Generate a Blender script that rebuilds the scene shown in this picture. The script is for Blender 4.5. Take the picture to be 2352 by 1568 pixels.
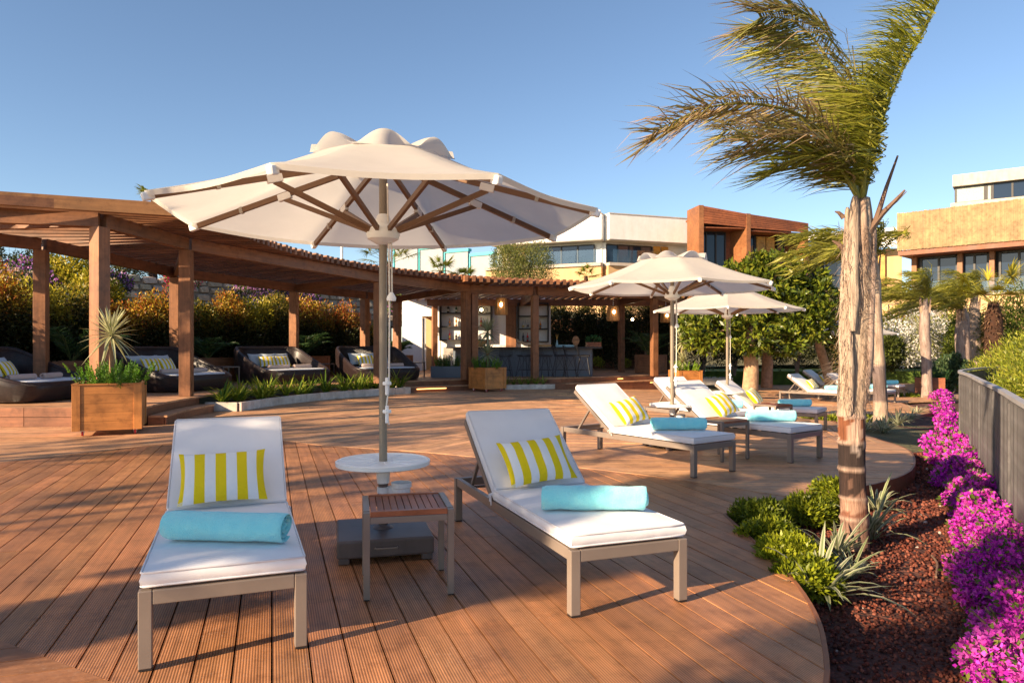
import bpy, bmesh, math, random
import numpy as np
from math import radians as R_, sin, cos, pi, atan2, hypot, sqrt
from mathutils import Vector, Matrix

for o in list(bpy.data.objects): bpy.data.objects.remove(o)
SC = bpy.context.scene
COL = SC.collection
random.seed(7)
RNG = np.random.default_rng(11)

# ---------------------------------------------------------------- camera
CAMH = 1.4
cam = bpy.data.cameras.new('camera'); cam.sensor_width = 36; cam.lens = 25.24
cam.shift_y = 0.0038; cam.clip_end = 900; cam.clip_start = .05
camo = bpy.data.objects.new('camera', cam); COL.objects.link(camo)
camo.location = (0, 0, CAMH); camo.rotation_euler = (R_(90), 0, 0)
SC.camera = camo
# ---------------------------------------------------------------- sky and sun
SUN_EL = R_(21); SUN_H = Vector((-.81, -.59))          # towards the sun, on the ground
W = bpy.data.worlds.new('World'); SC.world = W; W.use_nodes = True
nt = W.node_tree; nt.nodes.clear()
sky = nt.nodes.new('ShaderNodeTexSky'); sky.sky_type = 'NISHITA'; sky.sun_disc = False
sky.sun_elevation = SUN_EL; sky.sun_rotation = atan2(SUN_H.x, SUN_H.y)
sky.air_density = .85; sky.dust_density = .25; sky.ozone_density = 1.8
bg = nt.nodes.new('ShaderNodeBackground'); bg.inputs[1].default_value = .082
wo = nt.nodes.new('ShaderNodeOutputWorld')
nt.links.new(sky.outputs[0], bg.inputs[0]); nt.links.new(bg.outputs[0], wo.inputs[0])
sl = bpy.data.lights.new('sun', 'SUN'); sl.energy = 5.0; sl.angle = R_(.6); sl.color = (1, .76, .50)
so = bpy.data.objects.new('sun', sl); COL.objects.link(so)
dirv = Vector((-SUN_H.x * cos(SUN_EL), -SUN_H.y * cos(SUN_EL), -sin(SUN_EL)))
so.rotation_euler = dirv.to_track_quat('-Z', 'Y').to_euler()
SC.view_settings.view_transform = 'Standard'; SC.view_settings.look = 'None'
SC.view_settings.exposure = 1.22; SC.view_settings.gamma = 1
SC.render.engine = 'CYCLES'
SC.cycles.max_bounces = 6; SC.cycles.diffuse_bounces = 3; SC.cycles.glossy_bounces = 3
SC.cycles.transparent_max_bounces = 8; SC.cycles.transmission_bounces = 4
SC.cycles.sample_clamp_indirect = 6

# ---------------------------------------------------------------- helpers
FP = 1649.0
def smst(t):
    t = max(0., min(1., t)); return t * t * (3 - 2 * t)
def DZ(x, y):                                            # the terrace falls gently to the far right
    return -min(.42, .05 * max(0., x - 1.8)) * smst((y - 8) / 5)
def G(px, py, z=0.):
    d = 0
    for i in range(20):
        Y = FP * (CAMH - z - d) / (py - 793); X = (px - 1176) * Y / FP; d = .5 * d + .5 * DZ(X, Y)
    return Vector((X, Y, z + d))
def AT(px, py, Y):                                       # a point at depth Y
    return Vector(((px - 1176) * Y / FP, Y, CAMH - (py - 793) * Y / FP))
def tag(o, label=None, cat=None, group=None, kind=None):
    if label: o['label'] = label
    if cat: o['category'] = cat
    if group: o['group'] = group
    if kind: o['kind'] = kind
    return o
def empty(name, loc=(0, 0, 0), rz=0., label=None, cat=None, group=None, kind=None):
    o = bpy.data.objects.new(name, None); COL.objects.link(o)
    o.empty_display_size = .1
    o.location = loc; o.rotation_euler = (0, 0, rz)
    return tag(o, label, cat, group, kind)
def copy_tree(o, parent=None):
    c = o.copy(); COL.objects.link(c); c.parent = parent
    for ch in list(o.children): copy_tree(ch, c)
    return c

class MB:
    def __init__(s): s.v = []; s.f = []; s.g = []; s.c = []
    def add(s, vs, fs, g=None, c=(1, 1, 1)):
        b = len(s.v); s.v += [tuple(p) for p in vs]
        s.f += [tuple(i + b for i in q) for q in fs]
        ro = random.random() * 50
        s.g += [(p[0] + ro, p[1], p[2] + ro) for p in (g or vs)]
        s.c += ([tuple(c)] * len(vs) if not isinstance(c, list) else c)
        return s
    def hexa(s, P, g=None, c=(1, 1, 1)):
        return s.add(P, [(3, 2, 1, 0), (4, 5, 6, 7), (0, 1, 5, 4), (1, 2, 6, 5), (2, 3, 7, 6), (3, 0, 4, 7)], g, c)
    def box(s, c, d, rz=0, col=(1, 1, 1)):
        hx, hy, hz = d[0] / 2, d[1] / 2, d[2] / 2; co, si = cos(rz), sin(rz)
        L = [(-hx, -hy, -hz), (hx, -hy, -hz), (hx, hy, -hz), (-hx, hy, -hz), (-hx, -hy, hz), (hx, -hy, hz), (hx, hy, hz), (-hx, hy, hz)]
        ax = max(range(3), key=lambda i: d[i]); o = [ax] + [i for i in range(3) if i != ax]
        gl = [tuple(p[i] for i in o) for p in L]
        return s.hexa([(c[0] + co * x - si * y, c[1] + si * x + co * y, c[2] + z) for x, y, z in L], gl, col)
    def bar(s, p, q, w, h, up=(0, 0, 1), col=(1, 1, 1)):
        p, q = Vector(p), Vector(q); d = (q - p); L = d.length; d.normalize()
        u = Vector(up); r = d.cross(u)
        if r.length < 1e-4: r = d.cross(Vector((0, 1, 0)))
        r.normalize(); u = r.cross(d)
        P = []; g = []
        for zz in (-h / 2, h / 2):
            for t, y in ((0, -w / 2), (L, -w / 2), (L, w / 2), (0, w / 2)):
                P.append(p + d * t - r * y + u * zz); g.append((t, y, zz))
        return s.hexa(P, g, col)
    def tube(s, pts, rad, n=8, cap=True, col=(1, 1, 1), cols=None):
        pts = [Vector(p) for p in pts]; m = len(pts)
        if not hasattr(rad, '__len__'): rad = [rad] * m
        vs = []; g = []; t = 0; ref = None; cl = []
        for i, p in enumerate(pts):
            d = (pts[min(i + 1, m - 1)] - pts[max(i - 1, 0)]).normalized()
            if ref is None:
                ref = d.cross(Vector((0, 0, 1)))
                if ref.length < .05: ref = d.cross(Vector((1, 0, 0)))
            ref = (ref - d * ref.dot(d)).normalized(); b = d.cross(ref)
            if i: t += (p - pts[i - 1]).length
            for k in range(n):
                a = 2 * pi * k / n; vs.append(p + (ref * cos(a) + b * sin(a)) * rad[i])
                g.append((t, rad[i] * cos(a), rad[i] * sin(a))); cl.append(cols[i] if cols else col)
        fs = []
        for i in range(m - 1):
            for k in range(n):
                k2 = (k + 1) % n
                fs.append((i * n + k, i * n + k2, (i + 1) * n + k2, (i + 1) * n + k))
        if cap: fs += [tuple(reversed(range(n))), tuple(range((m - 1) * n, m * n))]
        return s.add(vs, fs, g, cl)
    def lathe(s, prof, n=16, c=(0, 0, 0), col=(1, 1, 1), sx=1, sy=1):
        vs = []; fs = []; m = len(prof)
        for r, z in prof:
            for k in range(n):
                a = 2 * pi * k / n; vs.append((c[0] + r * cos(a) * sx, c[1] + r * sin(a) * sy, c[2] + z))
        for i in range(m - 1):
            for k in range(n):
                k2 = (k + 1) % n; fs.append((i * n + k, i * n + k2, (i + 1) * n + k2, (i + 1) * n + k))
        fs += [tuple(reversed(range(n))), tuple(range((m - 1) * n, m * n))]
        return s.add(vs, fs, None, col)
    def prism(s, poly, z0, z1, zf=None, g=None, col=(1, 1, 1)):
        n = len(poly); zf = zf or (lambda x, y: 0)
        vs = [(x, y, z0 + zf(x, y)) for x, y in poly] + [(x, y, z1 + zf(x, y)) for x, y in poly]
        fs = [tuple(reversed(range(n))), tuple(range(n, 2 * n))] + [(i, (i + 1) % n, n + (i + 1) % n, n + i) for i in range(n)]
        return s.add(vs, fs, g, col)
    def grid(s, F, nu, nv, col=(1, 1, 1), gf=None):
        vs = [F(i / nu, j / nv) for j in range(nv + 1) for i in range(nu + 1)]
        fs = [(j * (nu + 1) + i, j * (nu + 1) + i + 1, (j + 1) * (nu + 1) + i + 1, (j + 1) * (nu + 1) + i) for j in range(nv) for i in range(nu)]
        g = [gf(i / nu, j / nv) for j in range(nv + 1) for i in range(nu + 1)] if gf else None
        return s.add(vs, fs, g, col)
    def mesh(s, name, m, smooth=0):
        me = bpy.data.meshes.new(name); me.from_pydata(s.v, [], s.f)
        a = me.attributes.new('gr', 'FLOAT_VECTOR', 'POINT'); a.data.foreach_set('vector', np.array(s.g, dtype=np.float32).ravel())
        ca = np.ones((len(s.v), 4), np.float32); ca[:, :3] = np.array(s.c, dtype=np.float32)
        a = me.attributes.new('col', 'FLOAT_COLOR', 'POINT'); a.data.foreach_set('color', ca.ravel())
        if smooth:
            me.polygons.foreach_set('use_smooth', np.ones(len(me.polygons), dtype=bool))
            me.set_sharp_from_angle(angle=R_(smooth))
        me.materials.append(m); me.update()
        return me
    def build(s, name, m, parent=None, smooth=0, bevel=0, bseg=2):
        o = bpy.data.objects.new(name, s.mesh(name, m, smooth)); COL.objects.link(o)
        if parent: o.parent = parent
        if bevel:
            b = o.modifiers.new('bevel', 'BEVEL'); b.width = bevel; b.segments = bseg; b.limit_method = 'ANGLE'; b.angle_limit = R_(40)
            b.harden_normals = False
        return o

def np_mesh(name, V, F, C, m, parent=None, smooth=False, gr=None):
    me = bpy.data.meshes.new(name); n = len(V); k = F.shape[1]; nf = len(F)
    me.vertices.add(n); me.vertices.foreach_set('co', V.astype(np.float32).ravel())
    me.loops.add(nf * k); me.loops.foreach_set('vertex_index', F.astype(np.int32).ravel())
    me.polygons.add(nf); me.polygons.foreach_set('loop_start', np.arange(0, nf * k, k, dtype=np.int32))
    me.polygons.foreach_set('loop_total', np.full(nf, k, np.int32))
    if smooth: me.polygons.foreach_set('use_smooth', np.ones(nf, dtype=bool))
    c4 = np.ones((n, 4), np.float32); c4[:, :3] = C
    a = me.attributes.new('col', 'FLOAT_COLOR', 'POINT'); a.data.foreach_set('color', c4.ravel())
    me.materials.append(m); me.update(calc_edges=True)
    o = bpy.data.objects.new(name, me); COL.objects.link(o)
    if parent: o.parent = parent
    return o
def unit(A):
    return A / np.maximum(1e-6, np.linalg.norm(A, axis=1, keepdims=True))
def rnd_dirs(n): return unit(RNG.normal(size=(n, 3)))
class LF:                                                # leaf cloud: rhombic leaves with a slight fold
    def __init__(s): s.V = []; s.F = []; s.C = []; s.n = 0
    def leaves(s, P, D, L, Wd, C, fold=.25):
        n = len(P); D = unit(D); S = unit(np.cross(D, rnd_dirs(n))); N = np.cross(S, D)
        L = np.broadcast_to(np.asarray(L, float), (n,))[:, None]; Wd = np.broadcast_to(np.asarray(Wd, float), (n,))[:, None]
        a = P; t = P + D * L - N * L * .1; l = P + D * L * .45 + S * Wd / 2 + N * Wd * fold; r = P + D * L * .45 - S * Wd / 2 + N * Wd * fold
        V = np.stack([a, r, t, l], 1).reshape(-1, 3)
        F = (np.arange(n)[:, None] * 4 + np.array([[0, 1, 2, 3]])) + s.n
        s.V.append(V); s.F.append(F); s.C.append(np.repeat(C, 4, 0)); s.n += 4 * n
        return s
    def blade(s, base, d, L, w, droop=.3, seg=4, ce=(.1, .2, .05), cm=None, up=(0, 0, 1), twist=0, taper=.6):
        base = np.array(base, float); d = np.array(d, float); d /= np.linalg.norm(d)
        sd = np.cross(d, np.array(up, float))
        if np.linalg.norm(sd) < .05: sd = np.cross(d, np.array([1., .3, 0]))
        sd /= np.linalg.norm(sd); nn = np.cross(sd, d)
        V = []; Cc = []; cm = ce if cm is None else cm
        for i in range(seg + 1):
            t = i / seg; p = base + d * L * t; p = p + np.array([0, 0, -droop * L * t * t])
            ww = w * (min(1, .55 + 2 * t) if t < .3 else 1) * (1 - max(0, (t - taper) / (1 - taper)) ** 1.5) + .0005
            V += [p - sd * ww / 2 + nn * ww * .18, p, p + sd * ww / 2 + nn * ww * .18]; Cc += [ce, cm, ce]
        F = []
        for i in range(seg):
            a = 3 * i; F += [(a, a + 1, a + 4, a + 3), (a + 1, a + 2, a + 5, a + 4)]
        s.V.append(np.array(V)); s.C.append(np.array(Cc)); s.F.append(np.array(F) + s.n); s.n += len(V)
        return s
    def build(s, name, m, parent=None, smooth=False):
        return np_mesh(name, np.concatenate(s.V), np.concatenate(s.F), np.concatenate(s.C), m, parent, smooth)
def colmix(n, cols, jit=.25):
    c = np.array(cols, float); k = RNG.integers(0, len(c), n)
    return c[k] * (1 + jit * RNG.uniform(-1, 1, (n, 1)))
def blob_pts(n, c, r, shell=.55):                        # points in an ellipsoid, more of them near the skin
    d = rnd_dirs(n); q = (shell + (1 - shell) * RNG.random((n, 1))) ** .8
    return np.array(c) + d * q * np.array(r), d

# ---------------------------------------------------------------- materials
MATS = {}
def newmat(name):
    m = bpy.data.materials.new(name); m.use_nodes = True; nt = m.node_tree; nt.nodes.clear()
    o = nt.nodes.new('ShaderNodeOutputMaterial'); b = nt.nodes.new('ShaderNodeBsdfPrincipled')
    nt.links.new(b.outputs[0], o.inputs[0]); MATS[name] = m
    return m, nt, b, o
def nd(nt, t, **kw):
    n = nt.nodes.new('ShaderNode' + t)
    for k, v in kw.items(): setattr(n, k, v)
    return n
def coords(nt, kind='Object', scale=(1, 1, 1), rz=0):
    mp = nd(nt, 'Mapping'); mp.inputs['Scale'].default_value = scale; mp.inputs['Rotation'].default_value = (0, 0, rz)
    if kind == 'gr':
        a = nd(nt, 'Attribute', attribute_name='gr'); nt.links.new(a.outputs['Vector'], mp.inputs[0])
    else:
        tc = nd(nt, 'TexCoord'); nt.links.new(tc.outputs[kind], mp.inputs[0])
    return mp.outputs[0]
def noise(nt, vec, scale, detail=4, rough=.6):
    n = nd(nt, 'TexNoise'); n.inputs['Scale'].default_value = scale; n.inputs['Detail'].default_value = detail
    n.inputs['Roughness'].default_value = rough; nt.links.new(vec, n.inputs['Vector'])
    return n.outputs[0]
def ramp(nt, fac, stops):
    r = nd(nt, 'ValToRGB'); e = r.color_ramp.elements
    while len(e) < len(stops): e.new(.5)
    for i, (p, c) in enumerate(stops):
        e[i].position = p; e[i].color = (*c, 1) if len(c) == 3 else c
    nt.links.new(fac, r.inputs[0]); return r.outputs[0]
def mul(nt, a, b, fac=1., mode='MULTIPLY'):
    x = nd(nt, 'Mix', data_type='RGBA', blend_type=mode); x.inputs[0].default_value = fac
    nt.links.new(a, x.inputs[6]); nt.links.new(b, x.inputs[7]); return x.outputs[2]
def bump(nt, b, h, st=.3, dist=.01):
    n = nd(nt, 'Bump'); n.inputs['Strength'].default_value = st; n.inputs['Distance'].default_value = dist
    nt.links.new(h, n.inputs['Height']); nt.links.new(n.outputs[0], b.inputs['Normal'])
def sc(c, k): return tuple(min(1, x * k) for x in c)
def wood(name, base, rough=.45, var=.35, grain=.35, vec='gr', gs=(1.6, 26, 26), rib=None, knots=True, spec=.4):
    m, nt, b, o = newmat(name)
    v = coords(nt, vec, gs); g = noise(nt, v, 1.0, 6, .65)
    c1 = ramp(nt, g, [(.25, sc(base, 1 - var)), (.55, base), (.8, sc(base, 1 + var))])
    v2 = coords(nt, 'Object', (1, 1, 1)); p = noise(nt, v2, 1.3, 3)
    c2 = ramp(nt, p, [(.3, (.74, .74, .76)), (.7, (1.16, 1.12, 1.08))])
    st = noise(nt, v2, 5.5, 6, .72); c2 = mul(nt, c2, ramp(nt, st, [(.36, (.72, .70, .70)), (.5, (1, 1, 1)), (.68, (1.06, 1.06, 1.07))]))
    c = mul(nt, c1, c2)
    a = nd(nt, 'Attribute', attribute_name='col'); c = mul(nt, c, a.outputs['Color'])
    h = g
    if rib:
        vr = coords(nt, vec, (0, 1, 0)); w = nd(nt, 'TexWave', wave_type='BANDS', bands_direction='Y', wave_profile='SIN')
        w.inputs['Scale'].default_value = rib; w.inputs['Distortion'].default_value = 0
        nt.links.new(vr, w.inputs['Vector']); h = w.outputs['Fac']
        cr = ramp(nt, h, [(0., (.50, .47, .45)), (.6, (1.12, 1.12, 1.12))]); c = mul(nt, c, cr)
    if rib:                                              # scuffs and dry sand
        n1 = noise(nt, v2, 48, 3, .7); n2 = noise(nt, v2, 2.1, 3)
        k = nd(nt, 'Math', operation='MULTIPLY'); nt.links.new(ramp(nt, n1, [(.56, (0, 0, 0)), (.72, (1, 1, 1))]), k.inputs[0]); nt.links.new(ramp(nt, n2, [(.5, (0, 0, 0)), (.68, (.55, .55, .55))]), k.inputs[1])
        x = nd(nt, 'Mix', data_type='RGBA'); nt.links.new(k.outputs[0], x.inputs[0]); nt.links.new(c, x.inputs[6]); x.inputs[7].default_value = (.55, .40, .30, 1); c = x.outputs[2]
    nt.links.new(c, b.inputs['Base Color'])
    rr = ramp(nt, p, [(.2, (rough - .1,) * 3), (.8, (rough + .15,) * 3)]); nt.links.new(rr, b.inputs['Roughness'])
    b.inputs['Specular IOR Level'].default_value = spec
    bump(nt, b, h, grain, .004 if rib else .003)
    return m
def plain(name, base, rough=.5, var=.12, ns=3., bs=60., bst=.1, metal=0, spec=.5, usecol=False, bdist=.003, dirt=None):
    m, nt, b, o = newmat(name)
    v = coords(nt, 'Object'); p = noise(nt, v, ns, 5)
    c = ramp(nt, p, [(.3, sc(base, 1 - var)), (.7, sc(base, 1 + var))])
    if usecol:
        a = nd(nt, 'Attribute', attribute_name='col'); c = mul(nt, c, a.outputs['Color'])
    if dirt:
        q = noise(nt, coords(nt, 'Object', (1, 1, .25)), 2.2, 6, .7); dc = ramp(nt, q, [(.42, (1, 1, 1)), (.75, dirt)]); c = mul(nt, c, dc)
    nt.links.new(c, b.inputs['Base Color'])
    rr = ramp(nt, p, [(.2, (max(.02, rough - .06),) * 3), (.8, (min(1, rough + .08),) * 3)]); nt.links.new(rr, b.inputs['Roughness'])
    b.inputs['Metallic'].default_value = metal; b.inputs['Specular IOR Level'].default_value = spec
    if bst: bump(nt, b, noise(nt, v, bs, 3), bst, bdist)
    return m
def fabric(name, base, trans=0., rough=.85, weave=900, usecol=False, folds=.06):
    m, nt, b, o = newmat(name)
    v = coords(nt, 'Object'); p = noise(nt, v, 2.5, 4)
    c = ramp(nt, p, [(.3, sc(base, .94)), (.7, sc(base, 1.04))])
    if usecol:
        a = nd(nt, 'Attribute', attribute_name='col'); c = mul(nt, c, a.outputs['Color'])
    nt.links.new(c, b.inputs['Base Color']); b.inputs['Roughness'].default_value = rough
    b.inputs['Specular IOR Level'].default_value = .2; b.inputs['Sheen Weight'].default_value = .15
    bump(nt, b, noise(nt, coords(nt, 'Object', (1, 1, 1)), 9, 4), folds, .03)
    if trans:
        t = nd(nt, 'BsdfTranslucent'); nt.links.new(c, t.inputs[0])
        x = nd(nt, 'MixShader'); x.inputs[0].default_value = trans
        nt.links.new(b.outputs[0], x.inputs[1]); nt.links.new(t.outputs[0], x.inputs[2]); nt.links.new(x.outputs[0], o.inputs[0])
    return m
def leafmat(name, trans=.35, rough=.45, spec=.35):
    m, nt, b, o = newmat(name)
    a = nd(nt, 'Attribute', attribute_name='col'); nt.links.new(a.outputs['Color'], b.inputs['Base Color'])
    b.inputs['Roughness'].default_value = rough; b.inputs['Specular IOR Level'].default_value = spec
    t = nd(nt, 'BsdfTranslucent'); nt.links.new(a.outputs['Color'], t.inputs[0])
    x = nd(nt, 'MixShader'); x.inputs[0].default_value = trans
    nt.links.new(b.outputs[0], x.inputs[1]); nt.links.new(t.outputs[0], x.inputs[2]); nt.links.new(x.outputs[0], o.inputs[0])
    return m
def glass_dark(name, base, rough=.03):
    m, nt, b, o = newmat(name)
    b.inputs['Base Color'].default_value = (*base, 1); b.inputs['Roughness'].default_value = rough
    b.inputs['Specular IOR Level'].default_value = .6
    return m
def clear_glass(name, tint=(.8, .9, .95), k=.75):
    m, nt, b, o = newmat(name)
    t = nd(nt, 'BsdfTransparent'); t.inputs[0].default_value = (*tint, 1)
    g = nd(nt, 'BsdfGlossy'); g.inputs['Roughness'].default_value = .02
    x = nd(nt, 'MixShader'); x.inputs[0].default_value = 1 - k
    nt.links.new(t.outputs[0], x.inputs[1]); nt.links.new(g.outputs[0], x.inputs[2]); nt.links.new(x.outputs[0], o.inputs[0])
    return m
def emit(name, colr, st):
    m, nt, b, o = newmat(name); e = nd(nt, 'Emission'); e.inputs[0].default_value = (*colr, 1); e.inputs[1].default_value = st
    nt.links.new(e.outputs[0], o.inputs[0]); return m

DECKC_SHADED = (.45, .21, .095)
M_deck_shaded = wood('deck_wood_shaded', DECKC_SHADED, .42, .35, .25, 'gr', (1.3, 22, 22), rib=26, spec=.3)  # near boards: their partial shade is put into this darker base colour
M_deck_lit = wood('deck_wood_lit', (.56, .315, .17), .5, .3, .2, 'gr', (1.3, 22, 22), spec=.25)  # same boards farther off, base made paler to stand for sunlight
M_edge = wood('deck_edge_wood', (.26, .105, .05), .5, .3)
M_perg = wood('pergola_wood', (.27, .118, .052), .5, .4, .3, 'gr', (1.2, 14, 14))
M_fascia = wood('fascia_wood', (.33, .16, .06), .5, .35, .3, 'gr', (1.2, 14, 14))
M_plant = wood('planter_wood', (.54, .22, .06), .4, .3, .25, 'gr', (1.4, 18, 18))
M_teak = wood('teak_wood', (.30, .10, .045), .4, .35, .25)
M_bwood = wood('building_wood', (.26, .085, .035), .5, .25, .2)
M_bside = wood('building_side_wood', (.30, .125, .05), .5, .25, .2)
M_shut = wood('shutter_wood', (.60, .32, .07), .5, .15, .15)
M_taupe = plain('taupe_metal', (.22, .175, .145), .38, .08, 4, 300, .03, spec=.5)
M_taupe_d = plain('dark_taupe_metal', (.115, .085, .075), .4, .1, 4, 300, .03)
M_mat = fabric('mattress_fabric', (.79, .775, .79), 0, .9)
M_pipe = fabric('piping_fabric', (.70, .68, .70), 0, .9)
M_canopy = fabric('canopy_fabric', (.80, .755, .68), .5, .9, folds=.08)
M_capw = plain('white_plastic', (.87, .86, .84), .35, .05, 5, 50, .02)
M_rope = plain('rope', (.75, .70, .62), .8, .1, 20, 400, .3)
M_ribw = plain('rib_metal', (.185, .092, .042), .4, .1, 5, 80, .05)
M_pole = plain('pole_metal', (.25, .20, .145), .4, .06, 4, 100, .03, metal=.1)
M_base = plain('base_steel', (.12, .098, .095), .45, .18, 5, 90, .12, spec=.5, dirt=(.7, .65, .6))
M_bolt = plain('bolt_metal', (.10, .09, .08), .35, .05, metal=.8)
M_towel = None
M_stone = plain('limestone', (.62, .555, .49), .75, .22, 7, 40, .35, dirt=(.7, .62, .5))
M_soil = plain('soil', (.045, .022, .014), .95, .4, 12, 60, .8, bdist=.03)
M_leaf = leafmat('leaf')
M_gloss = leafmat('glossy_leaf', .25, .28, .5)
M_petal = leafmat('petal', .35, .7, .2)
M_bark = plain('bark', (.20, .14, .10), .9, .35, 8, 30, .8, usecol=True, bdist=.02)
M_white = plain('white_render', (.80, .785, .76), .85, .05, 2, 120, .08, dirt=(.93, .91, .88))
M_tan = plain('tan_render', (.62, .40, .20), .85, .06, 1.5, 100, .08, dirt=(.9, .86, .8))
M_brownwall = plain('brown_render', (.22, .105, .06), .9, .12, 2, 60, .15)
M_dark = plain('dark_metal', (.02, .018, .018), .45, .1, 5, 80, .03)
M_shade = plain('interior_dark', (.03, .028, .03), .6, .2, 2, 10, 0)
M_glass = glass_dark('window_glass', (.014, .026, .05), .02)
M_balc = clear_glass('balcony_glass', (.86, .93, .94), .93)
M_conc = plain('concrete', (.52, .46, .39), .85, .1, 1.5, 60, .12, dirt=(.85, .8, .75))
M_rattan = None

ORD = 'first second third fourth fifth sixth seventh eighth ninth tenth eleventh twelfth thirteenth fourteenth fifteenth sixteenth seventeenth eighteenth nineteenth twentieth'.split() + ['twenty first', 'twenty second', 'twenty third', 'twenty fourth']
def mk_towel():
    m, nt, b, o = newmat('towel_terry')
    v = coords(nt, 'Object'); p = noise(nt, v, 14, 4); q = noise(nt, v, 170, 3)
    c = ramp(nt, p, [(.3, (.25, .84, .92)), (.7, (.36, .91, .95))]); nt.links.new(c, b.inputs['Base Color'])
    b.inputs['Roughness'].default_value = .95; b.inputs['Sheen Weight'].default_value = .6; b.inputs['Specular IOR Level'].default_value = .1
    mx = nd(nt, 'Math', operation='ADD'); nt.links.new(p, mx.inputs[0]); nt.links.new(q, mx.inputs[1])
    bump(nt, b, mx.outputs[0], 1., .008); return m
M_towel = mk_towel()
M_towelb = fabric('beige_towel', (.62, .47, .40), 0, .95)
def mk_stripe():
    m, nt, b, o = newmat('striped_fabric')
    a = nd(nt, 'Attribute', attribute_name='gr'); s = nd(nt, 'SeparateXYZ'); nt.links.new(a.outputs['Vector'], s.inputs[0])
    f = nd(nt, 'Math', operation='FRACT'); nt.links.new(s.outputs[0], f.inputs[0])
    g = nd(nt, 'Math', operation='GREATER_THAN'); g.inputs[1].default_value = .5; nt.links.new(f.outputs[0], g.inputs[0])
    c = ramp(nt, g.outputs[0], [(.0, (.80, .80, .80)), (1, (.80, .60, .012))])
    nt.links.new(c, b.inputs['Base Color']); b.inputs['Roughness'].default_value = .85; b.inputs['Specular IOR Level'].default_value = .2
    bump(nt, b, noise(nt, coords(nt, 'Object'), 16, 4), .25, .02); return m
M_stripe = mk_stripe()
M_paleblue = fabric('pale_blue_fabric', (.55, .63, .70), 0, .9)
def mk_rattan():
    m, nt, b, o = newmat('rattan_weave')
    v = coords(nt, 'gr', (1, 1, 1)); br = nd(nt, 'TexBrick'); br.offset = .5
    br.inputs['Scale'].default_value = 26; br.inputs['Mortar Size'].default_value = .03; br.inputs['Brick Width'].default_value = .9; br.inputs['Row Height'].default_value = .42
    br.inputs['Color1'].default_value = (.040, .022, .020, 1); br.inputs['Color2'].default_value = (.016, .009, .010, 1); br.inputs['Mortar'].default_value = (.006, .004, .004, 1)
    nt.links.new(v, br.inputs['Vector']); nt.links.new(br.outputs[0], b.inputs['Base Color']); b.inputs['Roughness'].default_value = .38
    iv = nd(nt, 'Math', operation='SUBTRACT'); iv.inputs[0].default_value = 1; nt.links.new(br.outputs['Fac'], iv.inputs[1])
    bump(nt, b, iv.outputs[0], .8, .01); return m
M_rattan = mk_rattan()
def mk_lava():
    m, nt, b, o = newmat('lava_rock')
    a = nd(nt, 'Attribute', attribute_name='col'); p = noise(nt, coords(nt, 'Object'), 90, 4)
    c = mul(nt, a.outputs['Color'], ramp(nt, p, [(.3, (.6, .6, .6)), (.7, (1.2, 1.2, 1.2))])); nt.links.new(c, b.inputs['Base Color'])
    b.inputs['Roughness'].default_value = .95; b.inputs['Specular IOR Level'].default_value = .15
    bump(nt, b, noise(nt, coords(nt, 'Object'), 160, 3), .6, .006); return m
M_lava = mk_lava()
def mk_lavabed():
    m, nt, b, o = newmat('lava_bed')
    v = coords(nt, 'Object'); vo = nd(nt, 'TexVoronoi'); vo.inputs['Scale'].default_value = 26; nt.links.new(v, vo.inputs['Vector'])
    c = ramp(nt, noise(nt, v, 9, 5), [(.3, (.055, .018, .013)), (.7, (.14, .05, .034))]); nt.links.new(c, b.inputs['Base Color'])
    b.inputs['Roughness'].default_value = .95
    iv = nd(nt, 'Math', operation='SUBTRACT'); iv.inputs[0].default_value = 1; nt.links.new(vo.outputs['Distance'], iv.inputs[1])
    bump(nt, b, iv.outputs[0], .9, .03); return m
M_lavabed = mk_lavabed()
def mk_trunk(name, pale, dark):                          # colour comes from the col attribute, streaked along the trunk
    m, nt, b, o = newmat(name)
    a = nd(nt, 'Attribute', attribute_name='col')
    g = noise(nt, coords(nt, 'gr', (3.5, 60, 60)), 1, 6, .7); g2 = noise(nt, coords(nt, 'gr', (2, 9, 9)), 1, 4)
    c = mul(nt, a.outputs['Color'], ramp(nt, g, [(.30, (.30, .24, .21)), (.46, (.85, .82, .8)), (.6, (1.05, 1.03, 1)), (.8, (1.25, 1.2, 1.15))]))
    c = mul(nt, c, ramp(nt, g2, [(.25, (.55, .48, .45)), (.55, (1.05, 1.05, 1.05))]))
    nt.links.new(c, b.inputs['Base Color']); b.inputs['Roughness'].default_value = .8
    bump(nt, b, g, .9, .025); return m
M_trunk = mk_trunk('palm_trunk_fibre', 0, 0)
M_ground = plain('dry_ground', (.16, .12, .075), .95, .35, .4, 8, .6, bdist=.05)
M_lawn = plain('lawn', (.10, .16, .02), .95, .35, 3, 60, .9, bdist=.05)
M_pave = plain('paving', (.36, .22, .16), .85, .12, 1, 40, .2)
M_hill = plain('hill_soil', (.12, .11, .05), .95, .4, .5, 5, .8, bdist=.2)
M_stonew = plain('rubble_stone', (.36, .29, .24), .85, .3, 5, 22, .7, usecol=True, bdist=.02)
M_mortar = plain('mortar', (.22, .18, .15), .95, .2, 8, 60, .4)
M_fence = plain('galvanised_steel', (.12, .112, .114), .5, .35, 9, 80, .1, metal=.3, spec=.5, dirt=(.45, .45, .47))
M_rail = plain('grey_rail', (.34, .32, .32), .55, .2, 6, 50, .1)
M_bluegrey = plain('blue_grey_paint', (.125, .15, .185), .55, .08, 2, 60, .08)
M_cushwhite = fabric('day_mattress', (.68, .71, .76), 0, .9)
M_teal = plain('teal_paint', (.05, .42, .44), .5, .1, 3, 40, .05)
M_cont = plain('container_white', (.28, .31, .34), .6, .08, 2, 40, .05)
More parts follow.
